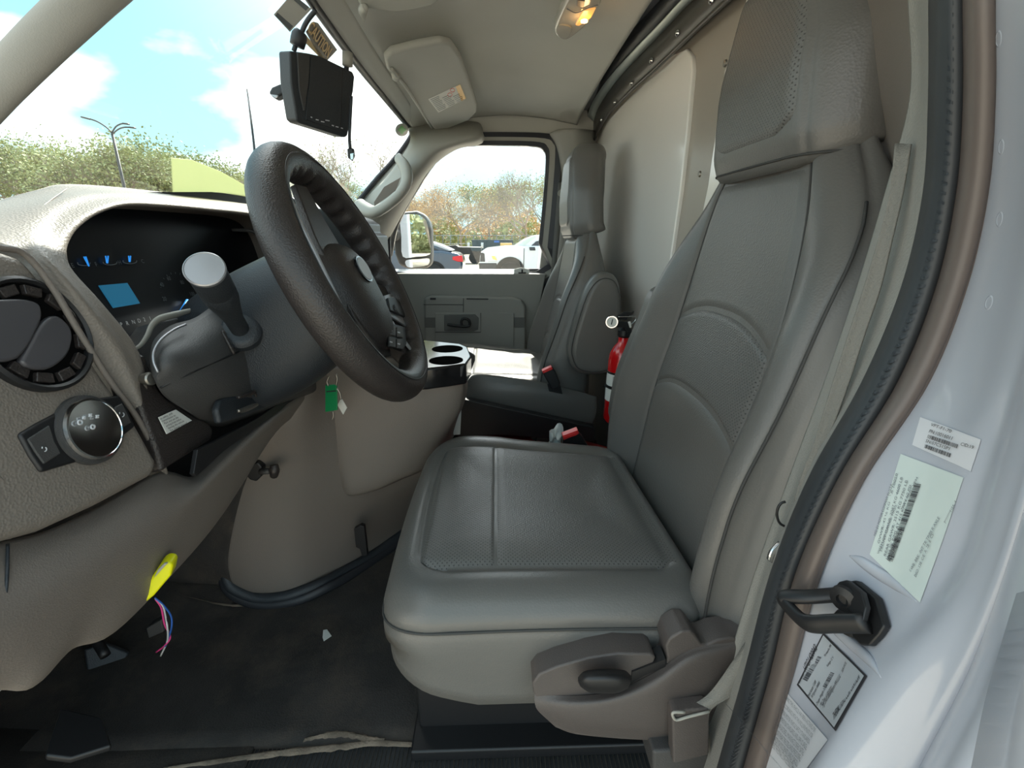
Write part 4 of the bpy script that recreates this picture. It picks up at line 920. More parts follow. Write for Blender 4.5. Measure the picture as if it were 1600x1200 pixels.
for x, y in ((131, 653), (141, 649), (152, 651)):
    for dx in (-2, 2): tube('knob_mark', [kp(x+dx, y-2.2), kp(x+dx*.2, y), kp(x+dx, y+2)], .0009, 'white_print', kn, n=1, seg=5)
for x, y in ((70, 702), (191, 648)):
    tube('key_mark', [PP(x+3*cos(a), y+3.4*sin(a), DP0(.0055), NP) for a in np.linspace(-1.2, 1.6, 5)], .0005, 'white_print', sw, n=2, seg=5)
    tube('key_mark', [PP(x-4, y-4, DP0(.0055), NP), PP(x-4, y-1, DP0(.0055), NP)], .0005, 'white_print', sw, seg=5)
# dark column side trim with sticker and trip knob
slab('column_side_trim', [(190, 556), (228, 552), (240, 585), (248, 606), (262, 622), (300, 645), (328, 660), (335, 670), (333, 686), (306, 704), (262, 732), (255, 739), (244, 700), (222, 640), (206, 590)], (-.402, 0, 1.45), (1, 0, .12), .03, 'dark_grain', dash, .006)
stk = slab('instruction_sticker', [(248, 652), (275, 640), (300, 657), (261, 678)], (-.3985, 0, 1.45), (1, 0, .12), .001, 'paper'); tag(stk, 'small white printed sticker on the dark trim below the cluster', 'sticker')
for i, s in enumerate(('to safety, shift', 'transmission to', 'Park and set the', 'parking brake before', 'leaving the vehicle', 'See owner manual')):
    p = PP(251+i*3.0, 656+i*3.7, (-.3972, 0, 1.45), (1, 0, .12)); q = PP(270+i*4.5, 647+i*3.0, (-.3972, 0, 1.45), (1, 0, .12)); u_ = PP(248+i*2, 650+i*2.5, (-.3972, 0, 1.45), (1, 0, .12))
    text(s, p, q-p, np.array((-.2, 0, 1.0)), .0036, 'print', stk, length=float(np.linalg.norm(q-p)))
tk = lathe('trip_knob', [(.006, 0), (.0062, .006), (.0075, .007), (.0075, .012), (.006, .0135), (0, .014)], PP(224, 592, (-.40, 0, 1.45), (1, 0, .12)), (1, -.3, .1), 'steel', None, 20); tag(tk, 'small metal trip knob on the dark trim beside the column', 'knob')
slab('inner_panel', [(236, 575), (300, 520), (420, 520), (520, 560), (520, 610), (470, 650), (400, 690), (310, 760), (262, 745)], (-.432, 0, 1.4), (1, 0, .05), .02, 'black', dash)
# dark panels under the cluster around the column
rows = [[PX(x, y, X) for x, y, X in r] for r in (
    [(236, 560, -.40), (244, 530, -.40), (268, 510, -.40), (305, 498, -.39), (345, 470, -.39), (400, 440, -.38), (450, 440, -.38)],
    [(240, 585, -.385), (262, 560, -.37), (300, 545, -.365), (335, 528, -.36), (380, 512, -.355), (420, 500, -.36), (460, 490, -.37)],
    [(246, 604, -.385), (282, 592, -.368), (325, 575, -.355), (370, 558, -.35), (420, 545, -.35), (460, 540, -.36), (480, 540, -.37)],
    [(262, 622, -.387), (305, 620, -.370), (350, 605, -.355), (400, 595, -.35), (450, 585, -.35), (490, 590, -.36), (505, 590, -.37)],
    [(300, 646, -.390), (340, 648, -.380), (375, 632, -.365), (410, 622, -.355), (455, 612, -.35), (495, 610, -.36), (512, 606, -.37)],
    [(328, 664, -.41), (350, 664, -.41), (385, 652, -.39), (420, 640, -.38), (455, 625, -.375), (495, 614, -.38), (512, 610, -.39)])]
patch('column_surround', rows, 'dark_panel', dash, n=5, thick=.004)
tube('surround_joint', [PX(x, y, X) for x, y, X in ((250, 606, -.382), (300, 582, -.360), (350, 560, -.350), (366, 553, -.348), (408, 533, -.348))], .0012, 'black', dash)
tube('surround_edge', [PX(x, y, X) for x, y, X in ((247, 582, -.375), (240, 565, -.378), (241, 548, -.38), (252, 530, -.382), (272, 515, -.382), (290, 507, -.382))], .0015, 'silver', dash)
tube('surround_joint', [PX(x, y, X) for x, y, X in ((347, 517, -.356), (358, 538, -.348), (366, 553, -.345))], .002, 'dark_grain', dash)
# hood release latch area
slab('release_pocket', [(340, 640), (345, 625), (362, 618), (420, 605), (448, 608), (460, 618), (430, 632), (380, 652), (345, 662)], (-.352, 0, 1.38), (1, 0, .1), .01, 'dark', dash, .004)
rl = thing('release_lever', 'small grey release lever in a dark recess under the column', 'lever', PX(385, 630, -.34))
tube('lever_blade', [PX(x, y, -.34) for x, y in ((372, 642), (380, 641), (394, 635), (402, 632))], [.002, .0035, .0035, .002], 'steel', rl)
tube('lever_plate', [PX(x, y, -.342) for x, y in ((372, 621), (388, 616), (397, 613), (400, 620))], [.002, .003, .003, .0015], 'dark_grain', rl)
# lower taupe knee panel
rows = [[PX(x, y, X) for x, y, X in r] for r in (
    [(-200, 892, -.41), (0, 849, -.41), (75, 830, -.41), (157, 791, -.41), (250, 739, -.405), (303, 746, -.40), (350, 706, -.39), (405, 662, -.38), (470, 618, -.37), (515, 598, -.37)],
    [(-200, 960, -.395), (0, 900, -.392), (78, 870, -.390), (160, 830, -.388), (240, 785, -.385), (300, 770, -.38), (360, 715, -.375), (412, 668, -.37), (470, 625, -.37), (515, 606, -.37)],
    [(-200, 1030, -.385), (0, 985, -.38), (85, 940, -.38), (160, 890, -.38), (225, 850, -.38), (285, 806, -.38), (350, 745, -.38), (405, 690, -.38), (460, 640, -.38), (510, 614, -.38)],
    [(-200, 1130, -.40), (0, 1068, -.40), (60, 1060, -.40), (120, 1002, -.40), (185, 976, -.40), (268, 894, -.40), (330, 824, -.40), (368, 770, -.40), (430, 672, -.40), (500, 626, -.40)])]
rows.append([p+np.array((-.03, 0, -.004)) for p in rows[-1]]); rows.append([p+np.array((-.14, 0, .0)) for p in rows[-2]])
patch('knee_panel', rows, 'taupe_smooth', dash, n=6, thick=.004)
slab('pocket_slot', [(303, 740), (309, 702), (335, 690), (400, 655), (448, 622), (462, 618), (440, 640), (400, 668), (350, 705), (308, 744)], (-.372, 0, 1.37), (1, 0, .1), .006, 'black', dash, .001)
tube('panel_joint', [PX(x, y, X) for x, y, X in ((-30, 735, -.400), (0, 748, -.400), (13, 775, -.400), (14, 842, -.404))], .0014, 'taupe_smooth', dash)
tube('panel_joint', [PX(x, y, X) for x, y, X in ((12, 850, -.400), (11, 900, -.388), (5, 975, -.380), (0, 1000, -.381))], .0012, 'dark', dash)
# driver A-pillar base / door hinge trim at left bottom
o = slab('trim_22', [(-120, 1050), (0, 1060), (30, 1062), (0, 1086), (-120, 1180)], (-.45, 0, 1.25), (1, 0, 0), .04, 'label_grey', None, .006, label='pale body edge below the dashboard'); struct(o)

# ================================================================== STEERING WHEEL AND COLUMN
wc = np.array((-.216, .738, 1.561)); wa = radians(25)
wn = np.array([cos(wa), 0, sin(wa)]); wu = np.array([-sin(wa), 0, cos(wa)]); wl = np.array([0, 1., 0])
def W(l, u, n_=0.0): return wc+wl*l+wu*u+wn*n_
def WP(px, py, n_=0.0): return PP(px, py, tuple(wc+wn*n_), wn)
whl = thing('steering_wheel', 'dark steering wheel with airbag pad and finger-grip rim', 'steering wheel', tuple(wc))
V = []; Nr, Ns = 160, 22; Rr, rt = .178, .0235
for i in range(Nr):
    t = 2*pi*i/Nr; d = wu*cos(t)+wl*sin(t)
    for s in range(Ns):
        a = 2*pi*s/Ns; ca, sa = cos(a), sin(a)
        r_ = rt*(1+.0*ca)
        ext = 1.0
        if ca < 0 and sa < .6: # finger bumps on the inner rear
            ext = 1+.13*(-ca)*(cos(t*34))*(1 if abs(sin(t)) > .30 or cos(t) > 0 else 0)
        V.append(wc+d*(Rr+r_*ca*.98*ext)+wn*(r_*sa*1.08))
mesh('rim', V, grid_faces(Nr, Ns, True, True), 'dark_grain', whl)
tube('rim_groove', [wc+(wu*cos(t)+wl*sin(t))*(Rr+.0*rt)+wn*(rt*1.08) for t in np.linspace(0, 2*pi, 97)[:-1]], .0008, 'black', whl, n=1, seg=5, closed=True)
def spoke(a0, w0, w1, label=None, n0=-.01, n1=0):
    d = wu*cos(a0)+wl*sin(a0); e = -wu*sin(a0)+wl*cos(a0); rows = []
    for r_, w, n_ in ((.05, w0, n0-.004), (.10, w0*.9, n0), (.145, w1, n1-.004), (.172, w1*1.3, n1)):
        c = wc+d*r_; rows.append([c-e*w-wn*.022+wn*n_, c-e*w*1.02+wn*(n_-.006), c-e*w*.85+wn*n_, c+wn*(n_+.003), c+e*w*.85+wn*n_, c+e*w*1.02+wn*(n_-.006), c+e*w-wn*.022+wn*n_])
    return patch('spoke', rows, 'dark_grain', whl, n=4, close_c=True)
spoke(radians(108), .036, .024); spoke(radians(-108), .036, .024); spoke(radians(152), .016, .013); spoke(radians(-152), .016, .013)
for sgn in (1,):
    d = [W(sgn*.062, -.085, .004), W(sgn*.066, -.115, .004), W(sgn*.074, -.14, .006), W(sgn*.082, -.154, .010)]
    tube('spoke_trim', d, [.003, .0045, .0045, .002], 'silver', whl, flat=(1.5, .5), label='silver spoke trim')
    slab3('bezel', [WP(x, y, .004) for x, y in ((598, 463), (607, 460), (622, 468), (634, 482), (641, 508), (634, 512), (604, 494))], wn, .004, 'silver', whl, .0015, label='silver bezel around the switches')
    slab3('switch_pod', [WP(x, y, .0075) for x, y in ((602, 467), (610, 465), (622, 473), (631, 485), (635, 499), (606, 487))], wn, .005, 'black', whl, .002)
    lathe('switch_button', [(.0085, 0), (.008, .003), (0, .004)], WP(618, 483, .012), wn, 'dark_panel', whl, 20)
    slab3('key_pad', [WP(x, y, .004) for x, y in ((603, 506), (629, 513), (631, 540), (624, 550), (604, 542))], wn, .006, 'black', whl, .002)
    for i in range(2):
        for j in range(2):
            x_, y_ = 606+i*12, 509+i*3+j*18
            k = slab3('button', [WP(x, y, .0095) for x, y in ((x_, y_), (x_+10, y_+2.5), (x_+10, y_+17), (x_, y_+15))], wn, .003, 'dark_panel', whl, .001)
            slab3('button_mark', [WP(x, y, .0128) for x, y in ((x_+3, y_+6), (x_+7, y_+7), (x_+7, y_+9), (x_+3, y_+8))], wn, .0004, 'white_print', k)
tube('spoke_trim', [WP(x, y, .002) for x, y in ((447, 290), (462, 330), (482, 372), (508, 425), (545, 500), (580, 550), (604, 578))], .0022, 'silver', whl, label='long silver spoke trim')
slab3('spoke_cover', [WP(x, y, -.012) for x, y in ((452, 292), (470, 296), (500, 350), (530, 400), (585, 500), (604, 560), (590, 562), (545, 500), (508, 425), (482, 372))], wn, .010, 'dark_grain', whl, .002)
V = []; nr, ns = 14, 60
for i in range(nr+1):
    q = i/nr
    for s in range(ns):
        a = 2*pi*s/ns; ca, sa = cos(a), sin(a); p_ = 2.7
        rr = 1/((abs(ca)**p_+abs(sa)**p_)**(1/p_)); hw = .082*(1-.16*max(0, -sa)); hh = .082 if sa > 0 else .118
        V.append(W(ca*rr*hw*q, -.014+sa*rr*hh*q, .022*(1-q**2.6)**.8-.030*(q**9)-.001))
V += [W(cos(2*pi*s/ns)/((abs(cos(2*pi*s/ns))**2.7+abs(sin(2*pi*s/ns))**2.7)**(1/2.7))*.082*(1-.16*max(0, -sin(2*pi*s/ns)))*.97, -.014+sin(2*pi*s/ns)/((abs(cos(2*pi*s/ns))**2.7+abs(sin(2*pi*s/ns))**2.7)**(1/2.7))*(.082 if sin(2*pi*s/ns) > 0 else .118)*.97, -.065) for s in range(ns)]
mesh('airbag_pad', V, grid_faces(nr+2, ns, True), 'dark_grain', whl)
E_c = lambda r_, n_: [W(.026*r_*cos(a), .006+.021*r_*sin(a), n_) for a in np.linspace(0, 2*pi, 41)[:-1]]
slab3('emblem', E_c(1.0, .0195), wn, .0035, 'black_gloss', whl, .0006)
slab3('emblem_face', E_c(.86, .0232), wn, .0006, 'white_print', whl, .0, label='oval emblem with its glare painted pale')  # overexposed glare on the emblem is put into the white colour
text('AIRBAG', W(-.016, -.046, .0205), wl, wu, .009, 'black', whl)
colm = thing('steering_column', 'dark plastic steering column shroud behind the wheel', 'steering column', tuple(wc-wn*.15))
rows = []
for s, hl, hu, du in ((.028, .050, .050, 0), (.034, .070, .072, -.004), (.06, .082, .086, -.008), (.10, .088, .094, -.014), (.15, .090, .098, -.018), (.21, .088, .095, -.02), (.25, .07, .08, -.02)):
    r = []
    for a in np.linspace(0, 2*pi, 25)[:-1]:
        ca, sa = cos(a), sin(a); rr = 1/((abs(ca)**3.2+abs(sa)**3.2)**(1/3.2)); r.append(wc-wn*s+wl*ca*rr*hl+wu*(sa*rr*hu+du))
    rows.append(r)
patch('shroud', rows, 'dark', colm, n=3, close_c=True)
lathe('ignition_lock', [(.014, 0), (.014, .03), (.011, .034), (0, .034)], W(.085, -.06, -.07), wn*.4+wl*.9, 'dark', colm, 20)
# stalk
b0, b1 = PY(376, 516, .64), PY(320, 421, .515)
ax = (b1-b0)/np.linalg.norm(b1-b0); Ls_ = np.linalg.norm(b1-b0)
stk2 = thing('wiper_stalk', 'thick black column stalk with a round silver end cap', 'stalk', tuple(b0))
lathe('stalk_boot', [(.026, -.012), (.026, .0), (.023, .004), (.018, .006)], b0, ax, 'dark', stk2, 28)
lathe('stalk_arm', [(.011, -.03), (.0115, Ls_*.25), (.015, Ls_*.45), (.0185, Ls_*.60), (.0190, Ls_*.72), (.0183, Ls_*.73), (.0190, Ls_*.75), (.0190, Ls_*.97), (.018, Ls_)], b0, ax, 'dark', stk2, 36)
fx = np.array([.72, -.62, .30]); 
lathe('end_cap', [(.0196, -.003), (.0200, .001), (.0188, .0022), (.0182, .0014), (0, .0018)], b1, ax, 'silver', stk2, 40, label='silver end cap')
# shifter and dark bits seen through the wheel
shf = thing('gear_lever', 'dark column gear lever seen through the top of the wheel', 'gear lever', PY(470, 330, .92))
tube('lever_rod', [PY(x, y, Y) for x, y, Y in ((505, 415, .86), (490, 380, .92), (478, 352, .97), (468, 328, 1.0))], [.006, .007, .008, .009], 'black', shf)
lathe('lever_knob', [(.008, -.02), (.012, -.010), (.013, 0), (.010, .008), (0, .010)], PY(470, 326, 1.0), (-.2, .3, 1), 'dark_grain', shf, 20)
# ignition key bundle
key = thing('key_bundle', 'keys hanging below the column with a green tag and a small white tag', 'keys', PY(520, 640, .78))
slab('key_tag', [(508, 602), (526, 601), (527, 641), (508, 644)], (0, .78, 0), (.2, 1, 0), .003, 'green_tag', key, .001, label='bright green plastic tag')
slab('tag_slot', [(510, 611), (525, 610), (525, 612), (510, 613)], (0, .779, 0), (.2, 1, 0), .001, 'dark', key)
slab('paper_tag', [(533, 622), (542, 637), (536, 648), (527, 633)], (0, .775, 0), (.3, 1, 0), .0015, 'paper', key, .0004, label='small white tag')
for a in ([(513, 603), (511, 596), (514, 588)], [(525, 602), (527, 592), (525, 585)], [(520, 642), (521, 650), (519, 656)], [(526, 606), (531, 614), (533, 624)]):
    tube('key_ring', [PY(x, y, .779) for x, y in a], .0016, 'steel', key)

# ================================================================== ENGINE COVER, CONSOLE
ec = thing('engine_cover', 'large taupe engine cover bulging into the cab beside the footwell', 'engine cover', (-.4, 1.1, ZF))
rows = [[PY(x, y, Y) for x, y, Y in r] for r in (
    [(430, 560, 1.0), (450, 560, .98), (480, 560, .97), (510, 560, .98), (560, 560, 1.0), (620, 560, 1.05), (680, 560, 1.1)],
    [(418, 660, .855), (436, 640, .85), (475, 618, .87), (505, 612, .92), (550, 640, .97), (620, 650, 1.02), (680, 640, 1.08)],
    [(378, 762, .86), (410, 755, .86), (462, 748, .88), (520, 752, .925), (585, 752, .98), (640, 745, 1.03), (700, 725, 1.10)],
    [(356, 860, .87), (396, 860, .868), (455, 850, .885), (520, 828, .94), (580, 800, 1.0), (640, 775, 1.07), (700, 750, 1.15)],
    [(358, 900, .88), (400, 912, .875), (460, 906, .89), (525, 880, .955), (580, 850, 1.03), (645, 806, 1.13), (700, 775, 1.22)],
    [(368, 915, .885), (405, 925, .88), (465, 918, .895), (530, 892, .965), (585, 862, 1.04), (650, 815, 1.15), (700, 785, 1.25)])]
patch('side_carpet', [[r[0]+np.array((-.50, .06, 0)), r[0]+np.array((-.25, .03, 0)), r[0]+np.array((-.05, .006, 0)), r[0]+np.array((.004, -.002, 0))] for r in rows], 'carpet', ec, n=4, thick=.004)
patch('cover_shell', rows, 'taupe_smooth', ec, n=6, thick=.006)
tube('rubber_foot', [PY(*p) for p in ((352, 880, .90), (358, 912, .882), (378, 926, .878), (405, 934, .876), (440, 932, .878), (470, 924, .888), (505, 910, .915), (535, 894, .955), (587, 864, 1.03), (652, 818, 1.14), (700, 790, 1.24))], .010, 'dark', ec, flat=(1.0, 1.2))
tube('rubber_foot', [PY(*p) for p in ((345, 875, .90), (352, 918, .882), (378, 938, .872), (410, 946, .868), (445, 943, .870), (478, 934, .880), (512, 918, .905), (542, 902, .945), (590, 872, 1.02), (655, 826, 1.13))], .007, 'rubber', ec, flat=(.8, 1.5))
cs = thing('centre_console', 'taupe centre console tower with black double cup holder on top', 'console', (-.2, 1.15, 1.1))
rows = [[PY(x, y, Y) for x, y, Y in r] for r in (
    [(500, 560, .955), (520, 572, .94), (570, 578, .94), (620, 582, .95), (668, 592, .955), (712, 590, .96), (727, 583, .99), (728, 570, 1.12)],
    [(503, 618, .950), (522, 620, .935), (570, 628, .935), (620, 635, .94), (665, 640, .95), (708, 638, .965), (722, 630, 1.0), (728, 612, 1.12)],
    [(514, 690, .945), (532, 696, .93), (575, 704, .93), (620, 700, .94), (660, 690, .955), (692, 676, .975), (708, 660, 1.01), (718, 640, 1.12)],
    [(534, 758, .94), (548, 766, .93), (585, 758, .935), (622, 742, .945), (655, 728, .965), (680, 706, .99), (696, 690, 1.03), (710, 668, 1.12)],
    [(540, 766, .96), (552, 772, .95), (588, 764, .955), (625, 748, .965), (660, 733, .985), (684, 712, 1.01), (700, 694, 1.05), (712, 672, 1.14)])]
patch('tower', rows, 'taupe_smooth', cs, n=6, thick=.006)
zc_ = 1.372
tray = [(668, 597, .958), (724, 590, .962)]
TP = [PZ(x, y, zc_) for x, y in ((640, 530), (664, 531), (720, 537), (731, 542), (736, 556), (728, 568), (700, 572), (664, 576), (640, 576))]
o = slab3('holder_top', TP, (0, 0, -1), .045, 'black_gloss', cs, .005, 'glossy black cup holder top')
for x, y in ((699, 545), (697, 563)):
    c = PZ(x, y, zc_); 
    lathe('cup_shade_rim', [(.036, .0008), (.034, .0012), (.033, -.001)], c, (0, 0, 1), 'void', cs, 40)  # flat black discs paint in the shade inside the cup wells
    lathe('cup_shade_disc', [(.033, .0009), (0, .0007)], c, (0, 0, 1), 'void', cs, 40)
slab('front_band', [(664, 578), (726, 571), (722, 590), (668, 597)], (0, .945, 0), (0, 1, 0), .02, 'dark', cs, .003)
slab('side_flap', [(729, 548), (742, 556), (742, 564), (732, 590), (728, 585)], (0, 1.08, 0), (0, 1, 0), .012, 'black', cs, .002)

# ================================================================== THINGS BETWEEN THE SEATS
rm = slab3('red_floor_mat', [PZ(x, y, 1.02) for x, y in ((716, 684), (760, 672), (870, 676), (960, 700), (960, 760), (716, 760))], (0, 0, -1), .12, 'red_mat', None, .006)
tag(rm, 'dull red box lid in the gap between the two seats', 'box')
bk = slab('black_tray', [(718, 628), (725, 624), (930, 668), (930, 690), (780, 680), (716, 682), (708, 672), (708, 640)], (0, 1.25, 0), (0, 1, 0), .03, 'black', None, .003); tag(bk, 'black storage tray edge under the passenger cushion', 'tray')
we = slab('white_strap', [(711, 633), (721, 637), (719, 679), (708, 680), (709, 650)], (0, 1.10, 0), (0, 1, 0), .004, 'paper', None, .001); tag(we, 'short white plastic strap beside the console edge', 'strap')
def buckle(px, red, Y, label, rp):
    t = thing('belt_buckle', label, 'seat belt buckle', PY(*px[2], Y))
    slab('buckle_body', px, (0, Y, 0), (0, 1, 0), .025, 'black', t, .004)
    slab('release_button', red, (0, Y-.002, 0), (0, 1, 0), .022, 'red_plastic', t, .0015, label='red release button')
    slab('button_rim', rp, (0, Y-.004, 0), (0, 1, 0), .003, 'paper' if False else 'red_plastic', t, .0005)
    return t
buckle([(879, 686), (903, 676), (911, 684), (926, 710), (923, 716), (880, 704)], [(879, 681), (903, 672), (905, 678), (881, 688)], 1.02, 'black seat belt buckle with red button just inboard of the driver cushion', [(881, 683), (900, 676), (901, 680), (883, 686)])
buckle([(847, 582), (862, 574), (868, 580), (876, 600), (873, 606), (863, 610)], [(847, 580), (862, 573), (864, 577), (849, 584)], 1.27, 'black seat belt buckle standing beside the passenger cushion', [(849, 581), (860, 576), (861, 578), (850, 583)])
bs = slab('strap', [(855, 600), (875, 600), (900, 700), (880, 700)], (0, 1.30, 0), (0, 1, 0), .004, 'black', None, .0); tag(bs, 'black webbing tail below the passenger buckle', 'strap')
rnd = random.Random(11); V = []
P0 = [(858, 672), (858, 690), (853, 694), (862, 697), (878, 700), (876, 688), (881, 676), (878, 662), (872, 664), (866, 672)]
c0 = PY(868, 684, 1.06); rows = []
for k, s in enumerate((.02, .35, .65, .85, 1.0)):
    rows.append([c0+(PY(x, y, 1.06)-c0)*s+np.array((0, rnd.uniform(-.012, .012), 0)) for x, y in P0])
tis = patch('crumpled_tissue', rows, 'paper', None, n=2, close_c=True, lin_r=True); tag(tis, 'crumpled white tissue tucked beside the driver belt buckle', 'tissue')
# extinguisher
e0, e1 = PY(962, 657, 1.17), PY(975, 524, 1.17); ea = (e1-e0)/np.linalg.norm(e1-e0); eL = np.linalg.norm(e1-e0)
ex = thing('fire_extinguisher', 'red fire extinguisher standing behind the seats with printed label', 'fire extinguisher', tuple(e0))
er = .0335
lathe('cylinder', [(.0, -.004), (er*.8, -.002), (er, .008), (er, eL*.72), (er*.93, eL*.80), (er*.70, eL*.87), (er*.42, eL*.92), (er*.38, eL)], e0, ea, 'red_paint', ex, 40)
def exs(h0, h1, a0, a1, m, name, rr=1.015, parent=ex):
    u = np.array((1, 0, 0))-ea*ea[0]; u /= np.linalg.norm(u); v = np.cross(ea, u); V = []
    for h in (h0, h1):
        for a in np.linspace(a0, a1, 61): V.append(e0+ea*h*eL+(u*cos(a)+v*sin(a))*er*rr)
    return mesh(name, V, grid_faces(2, 61), m, parent)
av = atan2(-1, 0)
sgn_ = 1
exs(.26, .60, 0, 2*pi, 'paper', 'label_sheet'); exs(.575, .60, 0, 2*pi, 'black', 'label_header', 1.022); exs(.405, .44, 0, 2*pi, 'black', 'label_band', 1.022)
def exp_(a, h, rr=1.02):
    u = np.array((1, 0, 0))-ea*ea[0]; u /= np.linalg.norm(u); v = np.cross(ea, u); return e0+ea*h*eL+(u*cos(a)+v*sin(a))*er*rr
_v = np.cross(ea, np.array((1, 0, 0)))
base_a = pi/2 if _v[1] < 0 else -pi/2
for i in range(8):
    h = .555-i*.016-(.05 if i > 5 else 0)
    for da in (.35, .62): tube('label_line', [exp_(base_a+da*(-1 if base_a < 0 else 1), h), exp_(base_a+(da+.18)*(-1 if base_a < 0 else 1), h-.004)], .0008, 'print', ex, seg=4)
for i, h in enumerate((.53, .46, .36)):
    a = base_a-.02; tube('label_pictogram', [exp_(a, h-.02), exp_(a, h), exp_(a, h+.014)], [.0022, .0022, .0008], 'red_paint', ex, seg=6)
text('21', exp_(base_a+.0, .29), exp_(base_a+.1*(1 if base_a > 0 else 1), .29)-exp_(base_a, .29), ea, .014, 'print', ex)
lathe('valve', [(er*.40, eL*.98), (er*.5, eL*1.0), (er*.5, eL*1.06), (.006, eL*1.12)], e0, ea, 'black', ex, 20)
gc = PY(956, 503, 1.13)
lathe('gauge', [(.0145, -.010), (.0155, 0), (.0145, .003), (.0125, .003), (.012, .001), (0, .001)], gc, (-.25, -1, 0), 'chrome', ex, 28)
lathe('gauge_face', [(.0118, .0015), (0, .0016)], gc, (-.25, -1, 0), 'paper', ex, 24)
tube('gauge_needle', [gc+np.array((-.0015, -.0025, -.006)), gc+np.array((.001, -.0025, .007))], .0012, 'print', ex, seg=5)
slab('lever', [(966, 493), (976, 487), (986, 488), (992, 486), (990, 491), (983, 494), (980, 500), (966, 499)], (0, 1.15, 0), (0, 1, 0), .012, 'black', ex, .002)
slab('carry_handle', [(964, 502), (984, 503), (988, 520), (982, 524), (976, 512), (964, 512)], (0, 1.15, 0), (0, 1, 0), .012, 'black', ex, .002)
tube('pin_wire', [PY(x, y, 1.14) for x, y in ((966, 495), (980, 495), (991, 495), (993, 500), (986, 507))], .0012, 'chrome', ex)
slab('safety_tag', [(981, 503), (985, 502), (987, 512), (984, 512)], (0, 1.14, 0), (0, 1, 0), .001, 'paper', ex)
tube('bracket_strap', [PY(x, y, 1.16) for x, y in ((944, 602), (958, 606), (966, 612))], .003, 'black', ex)

# ================================================================== FOOTWELL THINGS
yp = thing('yellow_connector', 'bright yellow plastic connector hanging under the knee panel', 'connector', PY(240, 910, .57))
slab('connector_body', [(209, 938), (228, 914), (250, 884), (256, 879), (268, 880), (270, 886), (267, 900), (240, 932), (228, 942), (216, 941)], (0, .57, 0), (-.3, 1, 0), .02, 'yellow_plastic', yp, .003)
slab('connector_cap', [(247, 890), (256, 881), (262, 880), (240, 904)], (0, .566, 0), (-.3, 1, 0), .003, 'taupe_light', yp, .0005)
hs_ = thing('wire_harness', 'loose bundle of blue, pink and white wires below the yellow connector', 'wires', PY(262, 985, .60))
for nm, c, pts in (('wire', 'wire_blue', [(242, 934, .585), (254, 944, .59), (267, 962, .60), (268, 980, .60), (263, 998, .61), (258, 1010, .61)]), ('wire', 'wire_white', [(242, 934, .588), (254, 946, .59), (259, 965, .60), (262, 985, .60), (261, 1003, .61), (251, 1025, .62)]), ('wire', 'wire_pink', [(243, 936, .59), (252, 950, .592), (257, 975, .60), (266, 995, .61), (258, 1008, .61), (244, 1019, .62)]), ('wire', 'black', [(244, 934, .59), (256, 950, .60), (262, 975, .602), (258, 1000, .612), (250, 1020, .62)])):
    tube(nm, [PY(*p) for p in pts], .0013, c, hs_, n=5, seg=6, label={'wire_blue': 'blue wire', 'wire_white': 'white wire', 'wire_pink': 'pink wire', 'black': 'black wire'}[c])
slab('plug', [(207, 1048), (245, 1022), (256, 1030), (254, 1042), (222, 1060), (208, 1058)], (0, .63, 0), (0, 1, -.4), .02, 'black', hs_, .003)
tube('plug_edge', [PP(x, y, (0, .629, 0), (0, 1, -.4)) for x, y in ((207, 1054), (246, 1027))], .0012, 'silver', hs_)
gc_ = slab('grey_relay', [(228, 982), (252, 968), (255, 988), (232, 998)], (0, .68, 0), (0, 1, 0), .02, 'dark_panel', None, .002); tag(gc_, 'dark grey relay block hanging in the footwell behind the wires', 'relay')
pd = thing('brake_pedal', 'dark brake pedal deep in the footwell', 'pedal', PY(170, 1040, .66))
slab('pedal_pad', [(130, 1015), (165, 1005), (202, 1020), (190, 1040), (172, 1062), (135, 1048)], (0, .66, 0), (-.5, .8, -.5), .015, 'dark', pd, .004)
tube('pedal_arm', [PY(165, 1025, .67), PY(140, 980, .70), PY(110, 900, .74)], .008, 'black', pd)
gp = thing('accelerator_pedal', 'dark pedal pad low at the left end of the footwell', 'pedal', PY(140, 1140, .6))
slab('pedal_pad', [(95, 1105), (160, 1120), (175, 1165), (110, 1185), (70, 1180)], (0, 0, .865), (.3, 0, 1), .01, 'black', gp, .003)
bh = thing('brake_release', 'black and grey T-shaped release handle poking out below the dashboard', 'handle', PY(410, 737, .83))
slab('release_bracket', [(388, 728), (402, 722), (409, 730), (408, 745), (400, 753), (390, 750), (384, 744)], (0, .835, 0), (0, 1, 0), .02, 'black', bh, .003)
tube('release_stem', [PY(407, 737, .835), PY(422, 736, .83)], .006, 'dark_panel', bh, seg=10)
tube('release_grip', [PY(428, 726, .825), PY(429, 735, .823), PY(428, 744, .825)], [.008, .010, .008], 'dark_grain', bh, flat=(.9, .9))
cb = slab('hose_bracket', [(553, 827), (563, 821), (569, 823), (574, 868), (566, 870), (562, 858), (556, 855)], (0, .93, 0), (0, 1, 0), .012, 'black', None, .001); tag(cb, 'black bracket standing against the engine cover foot', 'bracket')
for px, l in (([(505, 985), (511, 984), (518, 994), (506, 1002), (504, 996)], 'white paper scrap lying on the carpet in front of the seat'), ([(598, 843), (612, 838), (616, 841), (604, 846)], 'white plastic scrap on the carpet beside the engine cover')):
    o = slab3('paper_scrap', [PZ(x, y, ZF+.006) for x, y in px], (0.1, 0, 1), .001, 'paper'); tag(o, l, 'scrap')
wl_ = tube('debris_twig', [PZ(x, y, ZF+.008) for x, y in ((565, 885), (572, 875), (582, 870))], .0016, 'dust', None); tag(wl_, 'pale twig of debris beside the engine cover foot', 'debris')

